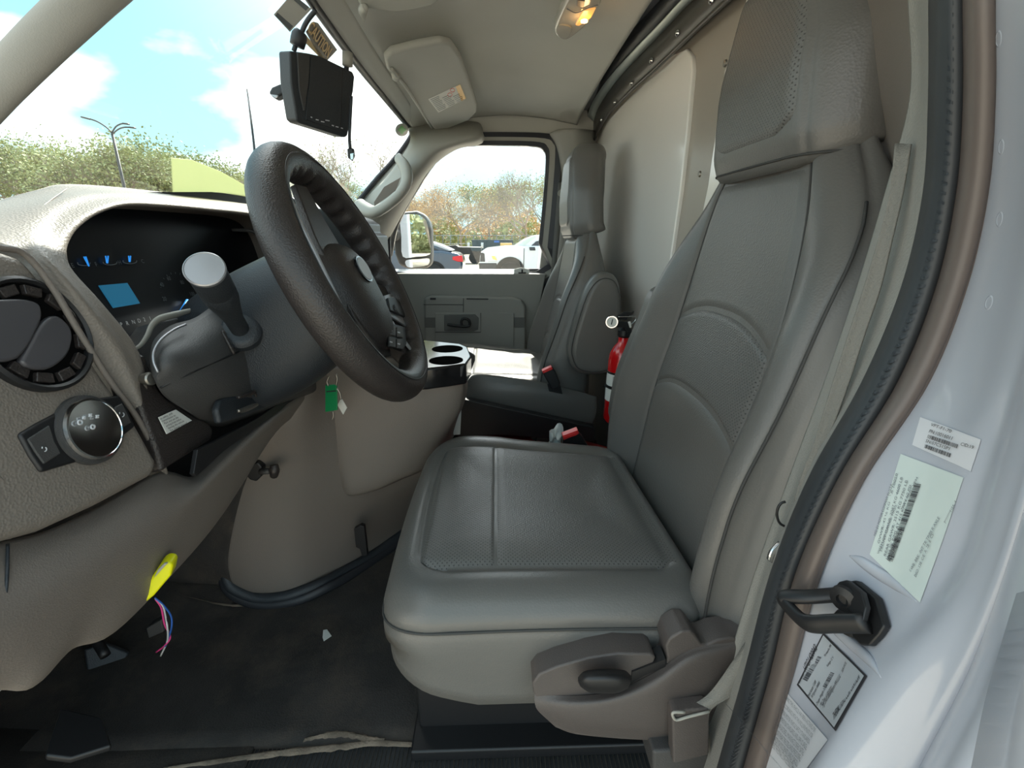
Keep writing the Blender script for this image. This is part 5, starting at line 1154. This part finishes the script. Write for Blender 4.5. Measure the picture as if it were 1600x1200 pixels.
# ================================================================== ABOVE: VISORS, LAMP, MONITOR
def vplane(): return plane3(PZ(613, 112, 2.010), PZ(680, 205, 2.000), PZ(745, 165, 2.028))
v0, vn = vplane()
vis = thing('sun_visor', 'grey passenger sun visor with a printed warning label', 'sun visor', tuple(PZ(680, 140, 2.02)))
slab('visor_board', [(601, 93), (610, 84), (650, 74), (690, 67), (706, 71), (720, 90), (735, 130), (746, 165), (745, 176), (734, 188), (690, 205), (681, 205), (676, 200), (640, 150), (616, 120), (605, 110)], v0, vn, .018, 'visor', vis, .008, seg=4)
vl = slab('warning_label', [(669, 155), (719, 132), (728, 154), (685, 176)], v0-vn*.0012*(1 if vn @ (v0-_C) > 0 else -1), vn, .0006, 'paper', vis)
sgv = (1 if vn @ (v0-_C) > 0 else -1)
def vq(x, y, l=.0022): return PP(x, y, tuple(v0-vn*l*sgv), vn)
slab('label_stripe', [(712, 135.5), (719, 132), (728, 154), (721, 158)], v0-vn*.0016*sgv, vn, .0003, 'orange', vis)
for i in range(9):
    for a, b in ((.04, .30), (.35, .58), (.62, .84)):
        if a > .6 and i < 4 or (a > .3 and i < 2): continue
        t = (i+1)/10
        def lp(s): return vq(669+s*50+(685-669)*t, 155-s*23+(176-155)*t)
        tube('label_line', [lp(a), lp(b-.02*(i % 3))], .0006, 'print_faint', vis, seg=4)
for x, y in ((703, 148), (707, 141)): tube('label_mark', [vq(x+3.5*cos(a), y+3*sin(a)) for a in np.linspace(0, 2*pi, 7)[:-1]], .0006, 'red_plastic', vis, n=2, seg=5, closed=True)
tube('visor_rod', [PZ(x, y, 2.006) for x, y in ((612, 108), (640, 144), (676, 202))], .0045, 'visor', vis)
lathe('visor_clip', [(.012, 0), (.010, .012), (.004, .016)], PZ(619, 116, 2.012), (0, 0, -1), 'visor', vis, 16)
lathe('visor_pivot', [(.010, 0), (.008, .010), (0, .012)], PZ(680, 203, 2.008), (0, 0, -1), 'visor', vis, 16)
vd = thing('sun_visor', 'grey driver sun visor just showing at the top edge of the photo', 'sun visor', tuple(PZ(640, -20, 2.02)))
dv0 = PZ(570, 10, 2.005)
slab('visor_board', [(556, -30), (560, 8), (572, 14), (620, 20), (650, 16), (676, 10), (696, -4), (720, -60), (560, -90)], dv0, (.10, 0, 1), .018, 'visor', vd, .006, seg=4)
tube('visor_clip', [PZ(572, 10, 2.0), PZ(567, 16, 2.0), PZ(569, 32, 2.02)], [.005, .008, .002], 'visor', vd)
lamp = thing('dome_lamp', 'oval clear ceiling lamp with one amber bulb glowing', 'ceiling lamp', tuple(PZ(903, 25, 2.06)))
zl = 2.052
def zp(x, y, z): return PZ(x, y, z)
ol = [(866, 50), (870, 58), (882, 63), (895, 58), (918, 38), (932, 18), (940, 2), (938, -14), (925, -22), (905, -20), (890, -8), (878, 14), (868, 38)]
P = cr1([PZ(x, y, zl) for x, y in ol], 3, True); slab3('lamp_base', P, (0, 0, 1), .02, 'lens', lamp, .008, None, 4)
P = np.array([PZ(x, y, zl-.003) for x, y in ((899, 40), (911, 17), (931, 14), (924, 28), (905, 41))]); slab3('amber_lens', P, (0, 0, 1), .006, 'amber_lens', lamp, .002, 'lit amber lens')
V = []; c = PZ(913, 29, zl-.005)
lathe('bulb', [(0, 0), (.007, .003), (.007, .006), (0, .008)], c, (0, 0, -1), 'bulb', lamp, 16, label='glowing bulb')
P = cr1([PZ(x, y, zl-.0025) for x, y in ((869, 52), (874, 40), (893, 44), (888, 57), (880, 60))], 3, True); slab3('reading_lens', P, (0, 0, 1), .004, 'taupe_light', lamp, .001)
slab3('lamp_switch', [PZ(x, y, zl-.004) for x, y in ((902, 0), (914, 2), (912, 12), (901, 10))], (0, 0, 1), .006, 'brown_seal', lamp, .001)
tube('lens_joint', [PZ(x, y, zl-.002) for x, y in ((886, 14), (900, 20), (920, 12), (934, 8))], .001, 'print_faint', lamp)
pl = bpy.data.lights.new('dome_bulb', 'POINT'); pl.energy = .03; pl.color = (1, .6, .25); pl.shadow_soft_size = .01
po = bpy.data.objects.new('dome_bulb', pl); COL.objects.link(po); po.location = Vector(c)+Vector((0, 0, -.02))
# monitor
mon = thing('rear_view_monitor', 'black monitor screen hanging by the windshield header with its cables', 'monitor', PY(510, 150, 1.05))
m0, mn = plane3(PY(480, 85, 1.02), PY(465, 190, 1.0), PY(550, 120, 1.12))
bz = slab('housing', [(453, 79), (482, 83), (500, 87), (552, 112), (555, 120), (553, 142), (549, 160), (548, 185), (544, 212), (540, 215), (470, 193), (464, 188), (455, 130)], m0, mn, .030, 'dark', mon, .004)
mon_n = -mn if mn @ (m0-_C) > 0 else mn
def mq(px, l, t, m, nm, bev=.001, label=None): return slab(nm, px, m0+mon_n*l, mn, t, m, mon, bev, label=label)
mq([(465, 82), (484, 84), (484, 110), (482, 130), (479, 150), (477, 172), (475, 173), (468, 140)], .003, .004, 'dark_panel', 'side_grip')
mq([(486, 88), (500, 90), (546, 113), (547, 130), (543, 158), (541, 208), (478, 187), (480, 160), (484, 130)], .002, .003, 'dark', 'screen')
mq([(534, 108), (536, 109), (533, 200), (531, 200)], .0025, .001, 'black', 'screen_edge')
for x, y, w in ((486, 182, 2), (494, 186, 4), (502, 189, 5), (509, 187, 6), (519, 195, 3), (525, 197, 4), (533, 199, 3)): mq([(x, y), (x+w, y+1), (x+w, y+2.5), (x, y+1.5)], .003, .001, 'white_print', 'button_mark', 0)
tube('cable', [PY(*p) for p in ((494, 16, 1.02), (485, 26, 1.02), (477, 38, 1.02), (470, 54, 1.02), (463, 68, 1.02), (459, 80, 1.02))], .0042, 'dark', mon)
tube('ferrite', [PY(*p) for p in ((471, 49, 1.015), (468, 56, 1.015), (464, 72, 1.015))], [.009, .0135, .0125], 'rubber', mon, n=2, seg=12)
tube('mount_arm', [PY(543, 84, 1.10), PY(542, 95, 1.10), PY(541, 112, 1.11)], .005, 'dark', mon)
tube('mount_sleeve', [PY(543, 82, 1.095), PY(543, 103, 1.095)], .010, 'taupe_light', mon, seg=14)
tube('cable', [PY(*p) for p in ((549, 150, 1.10), (547, 190, 1.10), (546, 215, 1.10), (547, 232, 1.10))], .0032, 'dark', mon)
slab('plug', [(542, 232), (551, 231), (553, 243), (549, 251), (543, 246)], (0, 1.095, 0), (0, 1, 0), .012, 'black', mon, .002)
slab('plug_metal', [(547, 240), (552, 239), (551, 249), (548, 250)], (0, 1.093, 0), (0, 1, 0), .003, 'chrome', mon, .0005)
tube('cable', [PY(*p) for p in ((455, 120, 1.02), (457, 150, 1.02), (462, 166, 1.02))], .0022, 'black', mon)
cmr = thing('dash_camera', 'small black camera pod sticking out left of the monitor', 'camera', PY(438, 143, 1.02))
slab('camera_body', [(419, 145), (424, 136), (437, 130), (445, 134), (444, 145), (436, 150), (428, 154)], (0, 1.02, 0), (0, 1, 0), .025, 'dark', cmr, .004)
slab('camera_window', [(421, 147), (434, 149), (430, 153)], (0, 1.017, 0), (0, 1, 0), .004, 'silver', cmr)
tube('camera_arm', [PY(443, 142, 1.03), PY(452, 141, 1.03), PY(458, 139, 1.03)], .0045, 'dark', cmr)
# stickers on the glass
def wq(name, px, m, off=.006, t=.0006, parent=None):
    return slab(name, px, np.array((-.320, 0, 2.025))+WN*0+np.array((1.45, 0, -1.0))/1.761*off, (-1.45, 0, 1), t, m, parent)
WS0 = np.array((-.320, 0, 2.025)); WI = np.array((1.45, 0, -1.0))/1.7614
def wp(x, y, off): return PP(x, y, tuple(WS0+WI*off), (-1.45, 0, 1))
stA = wq('warranty_sticker', [(428, 23), (455, -8), (487, 14), (453, 50)], 'paper'); tag(stA, 'tilted white sticker high on the windshield beside the header', 'sticker')
wq('sticker_band', [(430, 25), (434, 20), (458, 41), (453, 47)], 'print_faint', .007, .0003, stA)
wq('sticker_band', [(459, 0), (463, -5), (483, 11), (478, 17)], 'print_faint', .007, .0003, stA)
stB = wq('caution_sticker', [(478, 50), (490, 34), (497, 36), (527, 78), (512, 94), (500, 90)], 'caution_dark'); tag(stB, 'brown and orange CAUTION sticker on the windshield above the monitor', 'sticker')
p = wp(479.5, 46, .0072); q = wp(512, 90, .0072); o = text('CAUTION', p, q-p, wp(492, 36, .0072)-p, float(np.linalg.norm(wp(489.5, 37.5, .0072)-p))/.72, 'caution_orange', stB, bold=.0006, length=float(np.linalg.norm(q-p)))
wq('caution_band', [(472, 62), (477, 53), (508, 92), (500, 90)], 'caution_orange', .006, .0004, stB)
c = wp(629, 203, .006)
stC = wq('round_sticker', [(628+10*cos(a), 203+10*sin(a)) for a in np.linspace(0, 2*pi, 25)[:-1]], 'sticker_grey', .012); tag(stC, 'round sticker with a green mark in the windshield corner', 'sticker')
wq('green_mark', [(628+(5.5+1.2*cos(4*a))*cos(a), 203+(5.5+1.2*cos(4*a))*sin(a)) for a in np.linspace(0, 2*pi, 25)[:-1]], 'green_dot', .0132, .0003, stC)
ysn = thing('yellow_reflection', 'pale yellow sheet added to imitate a reflection in the windshield', 'reflection', PX(320, 300, -.60))  # added translucent sheet, stands in for a yellow reflection in the glass
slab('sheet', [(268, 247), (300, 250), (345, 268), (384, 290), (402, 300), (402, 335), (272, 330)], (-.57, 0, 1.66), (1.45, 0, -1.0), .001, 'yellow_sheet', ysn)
an = tube('radio_antenna', [PX(386, 139, -1.0), PX(397, 228, -1.0), PX(402, 300, -1.0), PX(414, 432, -1.0)], [.0035, .005, .007, .008], 'dark', None, seg=8); tag(an, 'thin black radio antenna rod rising outside the windshield', 'antenna')

# ================================================================== OUTSIDE
def branch_mesh(name, seed, height, spread, levels, lean=0):
    rnd = random.Random(seed); V = []; f = []; tips = []
    def seg(a, b, ra, rb):
        d = b-a; L = np.linalg.norm(d); d = d/L; u = np.cross(d, (0.3, 1, 0.2)); u /= np.linalg.norm(u); v = np.cross(d, u); k = len(V)
        for c, r in ((a, ra), (b, rb)):
            for s in range(4): V.append(c+(u*cos(s*pi/2)+v*sin(s*pi/2))*r)
        for s in range(4): f.append((k+s, k+(s+1) % 4, k+4+(s+1) % 4, k+4+s))
    def grow(p, d, L, r, lv):
        q = p
        for i in range(3):
            d2 = d+np.array([rnd.uniform(-.16, .16) for _ in range(3)]); d2 /= np.linalg.norm(d2); n_ = q+d2*L/3; seg(q, n_, r*(1-i*.2), r*(1-(i+1)*.2)); q = n_; d = d2
            if lv < levels and i: child(q, d, L, r*.6, lv)
        if lv < levels: child(q, d, L, r*.6, lv); child(q, d, L, r*.5, lv)
        tips.append(q)
    def child(q, d, L, r, lv):
        a = rnd.uniform(0, 2*pi); t = rnd.uniform(.45, .95)*spread; u = np.cross(d, (.1, .2, 1.)) if abs(d[2]) < .95 else np.array((1., 0, 0)); u /= np.linalg.norm(u)+1e-9; v = np.cross(d, u)
        nd = d*cos(t)+(u*cos(a)+v*sin(a))*sin(t)+np.array((0, 0, .12)); nd /= np.linalg.norm(nd); grow(q, nd, L*rnd.uniform(.62, .80), r, lv+1)
    grow(np.array((0., 0, 0)), np.array((lean, 0, 1.)), height*.36, height*.022, 0)
    T = np.array(tips); s = height/T[:, 2].max(); V = [tuple(np.array(v)*s) for v in V]; T = T*s
    me = bpy.data.meshes.new(name); me.from_pydata(V, [], f); me.materials.append(M['bark']); return me, T
def leaf_mesh(name, seed, T, per, size, sp, m):
    rnd = np.random.default_rng(seed); T = T[T[:, 2] > T[:, 2].max()*.22]; V = []; f = []
    C_l = np.repeat(T, per, axis=0)+rnd.normal(0, sp, (len(T)*per, 3))
    for c in C_l:
        a, b = rnd.normal(size=3), rnd.normal(size=3); a /= np.linalg.norm(a); b -= a*(a @ b); b /= np.linalg.norm(b); q = size*(.6+.8*rnd.random()); k = len(V)
        V += [c-a*q, c+b*q*.6, c+a*q, c-b*q*.6]; f.append((k, k+1, k+2, k+3))
    me = bpy.data.meshes.new(name); me.from_pydata([tuple(v) for v in V], [], f); me.materials.append(M[m]); return me
VAR = {}
for nm, sd_, h, sp_, lv, per, sz, spd, m_ in (('green', 1, 8, .95, 5, 6, .09, .42, 'leaf_green'), ('olive', 2, 8, .9, 5, 5, .075, .40, 'leaf_olive'), ('amber', 3, 8, 1.0, 5, 4, .06, .32, 'leaf_amber'), ('bare', 4, 8, .95, 5, 1, .05, .22, 'leaf_olive')):
    bm_, T = branch_mesh('tree_branches', sd_, h, sp_, lv); VAR[nm] = (bm_, leaf_mesh('tree_leaves', sd_+10, T, per, sz, spd, m_))
def tree(px, Y, h, kind, label, rot=0.0, x=None):
    X = PY(px, 372, Y)[0] if x is None else x
    t = thing('tree', label, 'tree', (X, Y, 0), 'trees beyond the car park'); t.rotation_euler = (0, 0, rot); t.scale = (h/8*1.15, h/8*1.15, h/8)
    for n_, me in zip(('trunk', 'foliage'), VAR[kind]):
        o = bpy.data.objects.new(n_, me); COL.objects.link(o); o.parent = t
        if n_ == 'foliage': o['kind'] = 'stuff'
tree(722, 46, 6.6, 'amber', 'amber budding tree centred in the passenger window', .5)
tree(668, 50, 6.6, 'amber', 'amber tree rising behind the wing mirror', 2.2)
tree(690, 62, 6.6, 'amber', 'amber tree in the gap right of the wing mirror, set further back', 4.0)
tree(768, 58, 7.6, 'olive', 'olive green tree above the dark skip', 1.0)
tree(786, 66, 7.8, 'amber', 'pale amber tree behind the skip, right of the olive one', 1.9)
tree(826, 44, 7.0, 'bare', 'nearly bare tree at the right edge of the passenger window', .2)
tree(850, 60, 8.4, 'olive', 'green tree half hidden by the rear window post', 3.3)
tree(640, 60, 6.4, 'bare', 'thin bare tree at the front edge of the passenger window', .9)
tree(546, 40, 8.6, 'bare', 'tall bare tree between steering wheel and windshield pillar', 1.4)
tree(585, 52, 7.5, 'bare', 'bare tree half behind the windshield pillar grab handle', 2.7)
tree(515, 56, 8.0, 'olive', 'olive tree seen low through the upper gap of the steering wheel', .4)
tree(470, 48, 7.2, 'olive', 'pale green tree filling the steering wheel gap', 2.0)
tree(425, 56, 8.0, 'olive', 'olive tree mostly hidden behind the steering wheel rim', 2.9)
tree(-60, 44, 8.6, 'green', 'green tree at the far left edge beyond the windshield', .3)
tree(10, 52, 9.4, 'green', 'green tree over the left end of the dashboard hood', 1.3)
tree(60, 44, 9.6, 'green', 'bushy green tree left of the street lamp, nearer one', 2.3)
tree(112, 54, 10.6, 'olive', 'olive green tree just left of the street lamp', 3.3)
tree(160, 46, 9.0, 'olive', 'olive tree directly behind the street lamp pole', 4.3)
tree(208, 44, 9.4, 'green', 'green tree just right of the street lamp', 5.3)
tree(250, 52, 10.0, 'green', 'green tree left of the yellow sheet', .8)
tree(300, 50, 10.2, 'green', 'green tree crown peeping over the yellow sheet', 1.8)
tree(350, 52, 8.6, 'olive', 'olive tree between yellow sheet and steering wheel', 2.8)
for k, (x, y, h) in enumerate(((24, 6, 8), (30, 3, 9), (27, 10, 9), (36, 8, 10))): tree(0, y, h, ('green', 'olive')[k % 2], ('leafy tree reflected in the wing mirror, nearest to the van', 'olive tree reflected in the wing mirror, furthest back', 'tall leafy tree reflected in the wing mirror, rightmost', 'olive tree reflected in the wing mirror, leftmost')[k], k*1.3, x)
rnd = np.random.default_rng(21); V = []; f = []
for i in range(26000):
    px_ = rnd.uniform(440, 900); Y = rnd.uniform(68, 76); X = PY(px_, 372, Y)[0]; hh = rnd.uniform(0, 1)**1.5*(4.2+.9*sin(X*.5)+.6*sin(X*1.7)); c = np.array((X, Y, hh)); a = rnd.normal(size=3)*.13; b = rnd.normal(size=3)*.10; k = len(V)
    V += [c-a, c+b, c+a, c-b]; f.append((k, k+1, k+2, k+3))
me = bpy.data.meshes.new('woodland'); me.from_pydata([tuple(v) for v in V], [], f); hg = link('woodland', me, 'leaf_amber', None, False); hg['kind'] = 'stuff'; tag(hg, 'brownish woodland behind the trees in the passenger window', 'woodland')
# undergrowth
rnd = np.random.default_rng(5); V = []; f = []
for i in range(26000):
    px_ = rnd.uniform(-200, 900); Y = rnd.uniform(56, 66); X = PY(px_, 372, Y)[0]; hh = abs(rnd.normal(0, 1.0))*(1.6+.8*sin(X*.7)+.5*sin(X*1.9)); c = np.array((X, Y, hh)); a = rnd.normal(size=3)*.13; b = rnd.normal(size=3)*.10; k = len(V)
    V += [c-a, c+b, c+a, c-b]; f.append((k, k+1, k+2, k+3))
me = bpy.data.meshes.new('hedge'); me.from_pydata([tuple(v) for v in V], [], f); hg = link('hedge', me, 'leaf_olive', None, False); hg['kind'] = 'stuff'; tag(hg, 'low scrub along the far edge of the car park', 'shrubs')
rnd = np.random.default_rng(8); V = []; f = []
for i in range(9000):
    c = np.array((rnd.uniform(52, 60), rnd.uniform(-8, 34), abs(rnd.normal(0, 2.4)))); a = rnd.normal(size=3)*.2; b = rnd.normal(size=3)*.16; k = len(V)
    V += [c-a, c+b, c+a, c-b]; f.append((k, k+1, k+2, k+3))
me = bpy.data.meshes.new('hedge'); me.from_pydata([tuple(v) for v in V], [], f); hg = link('hedge', me, 'leaf_green', None, False); hg['kind'] = 'stuff'; tag(hg, 'tall green hedge far behind the van, reflected in the wing mirror', 'hedge')
def wheelc(parent, c, r, w=.2):
    lathe('tyre', [(r*.62, -.01), (r*.66, 0), (r*.94, 0), (r, .03), (r, w), (0, w)], c, (0, 1, 0), 'tyre', parent, 32)
    lathe('wheel_rim', [(r*.64, .0), (r*.58, .02), (r*.56, .05), (0, .05)], c, (0, 1, 0), 'dark', parent, 32)
    for k in range(10):
        a = 2*pi*k/10; d = np.array((cos(a), 0, sin(a))); e = np.array((-sin(a), 0, cos(a)))
        slab3('wheel_spoke', [c+d*r*.08-e*.02, c+d*r*.62-e*.028, c+d*r*.62+e*.028, c+d*r*.08+e*.02], (0, 1, 0), .03, 'silver', parent)
def carbody(parent, px, Y, w, m, bev, nm='body'):
    return slab(nm, px, (0, Y, 0), (0, 1, 0), w, m, parent, bev, seg=4)
sed = thing('sedan', 'blue grey sedan parked beyond the wing mirror', 'car', (PY(650, 372, 18)[0], 18, 0))
Ys = 18.0
carbody(sed, [(470, 400), (520, 396), (570, 394), (610, 391), (650, 391), (690, 391), (714, 396), (721, 401), (723, 412), (722, 426), (700, 429), (500, 429), (470, 426)], Ys, 1.75, 'car_blue', .10)
carbody(sed, [(560, 394), (588, 381), (612, 376), (640, 374.5), (664, 376), (684, 383), (704, 392), (690, 396), (560, 396)], Ys+.12, 1.5, 'car_blue', .06, 'cabin')
carbody(sed, [(568, 393), (592, 382), (618, 379), (640, 378.5), (640, 394), (568, 394)], Ys+.105, .02, 'car_glass', .0, 'side_window')
carbody(sed, [(644, 378.5), (662, 379.5), (676, 386), (690, 393), (668, 395), (644, 394.5)], Ys+.105, .02, 'car_glass', .0, 'side_window')
carbody(sed, [(664, 375.5), (686, 382.5), (706, 391.5), (702, 392), (682, 384.5), (660, 377.5)], Ys+.09, 1.5, 'white_paint', .0, 'rear_glass')
carbody(sed, [(707, 401), (722, 399), (723.5, 409), (716, 409), (707, 406)], Ys-.02, .10, 'tail', .02, 'tail_lamp')
carbody(sed, [(500, 428), (722, 424), (723, 430), (500, 430)], Ys-.02, 1.7, 'dark', .03, 'sill')
wheelc(sed, np.array((PY(678, 425, Ys)[0], Ys-.12, .36)), .36)
lathe('wheel_arch', [(.44, .0), (.44, .02), (0, .02)], np.array((PY(678, 425, Ys)[0], Ys-.025, .38)), (0, 1, 0), 'tyre', sed, 28)
pk = thing('pickup_truck', 'white pickup truck nose at the right of the passenger window', 'car', (PY(790, 372, 17)[0], 17, 0))
Yp = 17.0
carbody(pk, [(749, 416), (750, 400), (752, 393), (760, 388), (790, 384.5), (808, 384), (860, 384), (1000, 384), (1000, 430), (760, 430), (749, 428)], Yp, 1.9, 'car_white', .07)
carbody(pk, [(804, 385), (822, 373), (836, 367.5), (860, 365), (940, 365), (950, 386), (806, 387)], Yp+.12, 1.6, 'car_white', .07, 'cabin')
carbody(pk, [(806, 385), (822, 374.5), (834, 369), (838, 370), (824, 380), (818, 386)], Yp+.10, 1.6, 'label_green', .0, 'windshield_glass')
carbody(pk, [(822, 391), (838, 377), (856, 374), (900, 374), (900, 391)], Yp+.08, .02, 'car_glass', .0, 'side_window')
carbody(pk, [(827, 386), (836, 386), (837, 391.5), (828, 391.5)], Yp-.2, .1, 'dark', .02, 'wing_mirror')
carbody(pk, [(748, 411), (776, 411), (777, 416), (776, 428), (749, 428)], Yp-.03, 1.95, 'dark', .03, 'bumper')
carbody(pk, [(751, 394), (757, 396), (758, 409), (750, 409)], Yp-.01, 1.9, 'dark', .01, 'grille')
carbody(pk, [(759, 399), (775, 399), (777, 409), (762, 409)], Yp-.02, .1, 'label', .02, 'head_lamp')
carbody(pk, [(768, 400), (773, 400), (777, 407), (770, 405)], Yp-.03, .05, 'amber_lens', .01, 'indicator')
lathe('wheel_arch', [(.52, .0), (.52, .02), (0, .02)], np.array((PY(797, 433, Yp)[0], Yp-.045, .48)), (0, 1, 0), 'tyre', pk, 32)
wheelc(pk, np.array((PY(797, 433, Yp)[0], Yp-.14, .41)), .41)
tube('door_gap', [PY(819, 388, Yp-.005), PY(818, 420, Yp-.005)], .012, 'dark', pk)
sk = thing('skip', 'dark metal skip standing in front of the trees', 'skip', (PY(768, 372, 40)[0], 40, 0))
slab('skip_body', [(737, 374.5), (800, 374.5), (802, 377), (797, 402), (740, 402)], (0, 40, 0), (0, 1, 0), 2.2, 'dark', sk)
slab('skip_sign', [(772, 376), (780, 376), (780, 379), (772, 379)], (0, 39.95, 0), (0, 1, 0), .05, 'blue_sign', sk)
for x in (745, 760, 786, 794): slab('skip_rib', [(x, 376), (x+1.2, 376), (x+1.2, 392), (x, 392)], (0, 39.9, 0), (0, 1, 0), .1, 'black', sk)
tr_ = thing('flat_trailer', 'low black trailer between the sedan and the pickup', 'trailer', (PY(720, 372, 32)[0], 32, 0))
slab('trailer_bed', [(697, 384), (712, 383), (716, 386), (751, 386.5), (752, 396), (720, 398), (698, 390)], (0, 32, 0), (0, 1, 0), 2, 'black', tr_)
lathe('trailer_wheel', [(.5, 0), (.5, .3), (0, .3)], np.array((PY(700, 386, 31.9)[0], 31.9, .5)), (0, 1, 0), 'tyre', tr_, 16)
lathe('trailer_wheel', [(.4, 0), (.4, .3), (0, .3)], np.array((PY(742, 396, 31.9)[0], 31.9, .4)), (0, 1, 0), 'tyre', tr_, 16)
fn = thing('mesh_fence', 'thin wire fence in front of the far trees', 'fence', (PY(700, 372, 42)[0], 42, 0))
for px_ in range(560, 850, 12): tube('fence_post', [PY(px_, 394, 42.0), PY(px_, 367, 42.0)], .03, 'print_faint', fn, seg=5)
for y_ in (368, 381): tube('fence_rail', [PY(560, y_, 42.0), PY(850, y_, 42.0)], .025, 'print_faint', fn, seg=5)
bx = slab('tan_crate', [(782, 380), (800, 380), (801, 408), (781, 408)], (0, 36, 0), (0, 1, 0), 1.5, 'caution_orange'); tag(bx, 'tan box load just above the pickup bonnet', 'crate')
for x, l in ((732, 'white post left of the skip'), (753.5, 'white post in front of the skip')):
    o = tube('white_post', [PY(x, 388, 38), PY(x, 379, 38)], .09, 'white_print', None, seg=8); tag(o, l, 'post')
lp_ = thing('street_lamp', 'tall grey street lamp with three arms above the green trees', 'street lamp', (PY(190, 372, 26)[0], 26, 0))
base = PY(175, 207, 26); tube('pole', [(base[0], 26, 0), tuple(base)], [.10, .06], 'dark_panel', lp_, smooth_path=False)
for pts in ([(175, 207), (165, 198), (152, 190), (141, 186)], [(175, 207), (181, 198), (188, 194), (193, 193)], [(175, 210), (185, 202), (194, 199), (203, 199)]):
    tube('lamp_arm', [PY(x, y, 26) for x, y in pts], .035, 'dark_panel', lp_, seg=6); x, y = pts[-1]
    tube('lamp_head', [PY(x-(1 if pts[1][0] < 175 else -0), y, 26), PY(x+(-13 if pts[1][0] < 175 else 8), y+(-3 if pts[1][0] < 175 else 1), 26)], .10, 'dark_panel', lp_, flat=(.4, 1), smooth_path=False, seg=8)
# wing mirror outside the passenger window
wm = thing('wing_mirror', 'large black towing mirror outside the passenger window', 'wing mirror', PY(650, 400, 2.32))
slab('housing', [(619, 352), (622, 338), (628, 332), (650, 329), (661, 334), (668, 346), (671, 360), (672, 400), (671, 415), (664, 420), (640, 420), (628, 414), (622, 396)], (0, 2.32, 0), (0, 1, 0), .09, 'dark_panel', wm, .015, seg=4)
MN = np.array((.52, -.85, .02))
def mslab(nm, px, Y, m): 
    P = np.array([PY(x, y, Y) for x, y in px]); P = cr1(P, 3, True); return slab3(nm, P, (0, 1, 0), .003, m, wm)
hs0 = [o for o in wm.children][0]
cx1 = sum(v.co.x for v in hs0.data.vertices)/len(hs0.data.vertices)
for v in hs0.data.vertices: v.co.y += (v.co.x-cx1)*1.0
g_ = mslab('mirror_glass', [(631, 340), (646, 335), (658, 338), (665, 350), (669, 380), (669, 398), (650, 401), (634, 400), (632, 370)], 2.288, 'mirror')
g2_ = mslab('lower_mirror', [(638, 406), (655, 405), (668, 405), (666, 415), (650, 417), (640, 416)], 2.288, 'mirror')
for o_ in (g_, g2_):
    Vv = o_.data.vertices; cx0 = sum(v.co.x for v in Vv)/len(Vv)
    for v in Vv: v.co.y += (v.co.x-cx0)*1.32
    o_.location = o_.location+Vector((0, -.004, 0))
tube('mirror_arm', [PY(600, 362, 2.08), PY(612, 364, 2.2), PY(624, 368, 2.32)], .016, 'dark', wm)
lathe('arm_joint', [(.03, -.03), (.03, .03), (0, .035)], PY(614, 366, 2.22), (0, 1, 0), 'dark_panel', wm, 20)

# lettering to real meshes
bpy.context.view_layer.update()
for o in [o for o in bpy.data.objects if o.type == 'FONT']:
    me = bpy.data.meshes.new_from_object(o); me.name = 'lettering'
    m_ = o.matrix_local.copy(); p_ = o.parent
    if 'len' in o and len(me.vertices):
        xs_ = [v.co.x for v in me.vertices]; k_ = o['len']/m_.to_scale().x/max(1e-6, max(xs_))
        for v in me.vertices: v.co.x *= k_
    bpy.data.objects.remove(o)
    n2 = bpy.data.objects.new('lettering', me); COL.objects.link(n2); n2.parent = p_; n2.matrix_local = m_
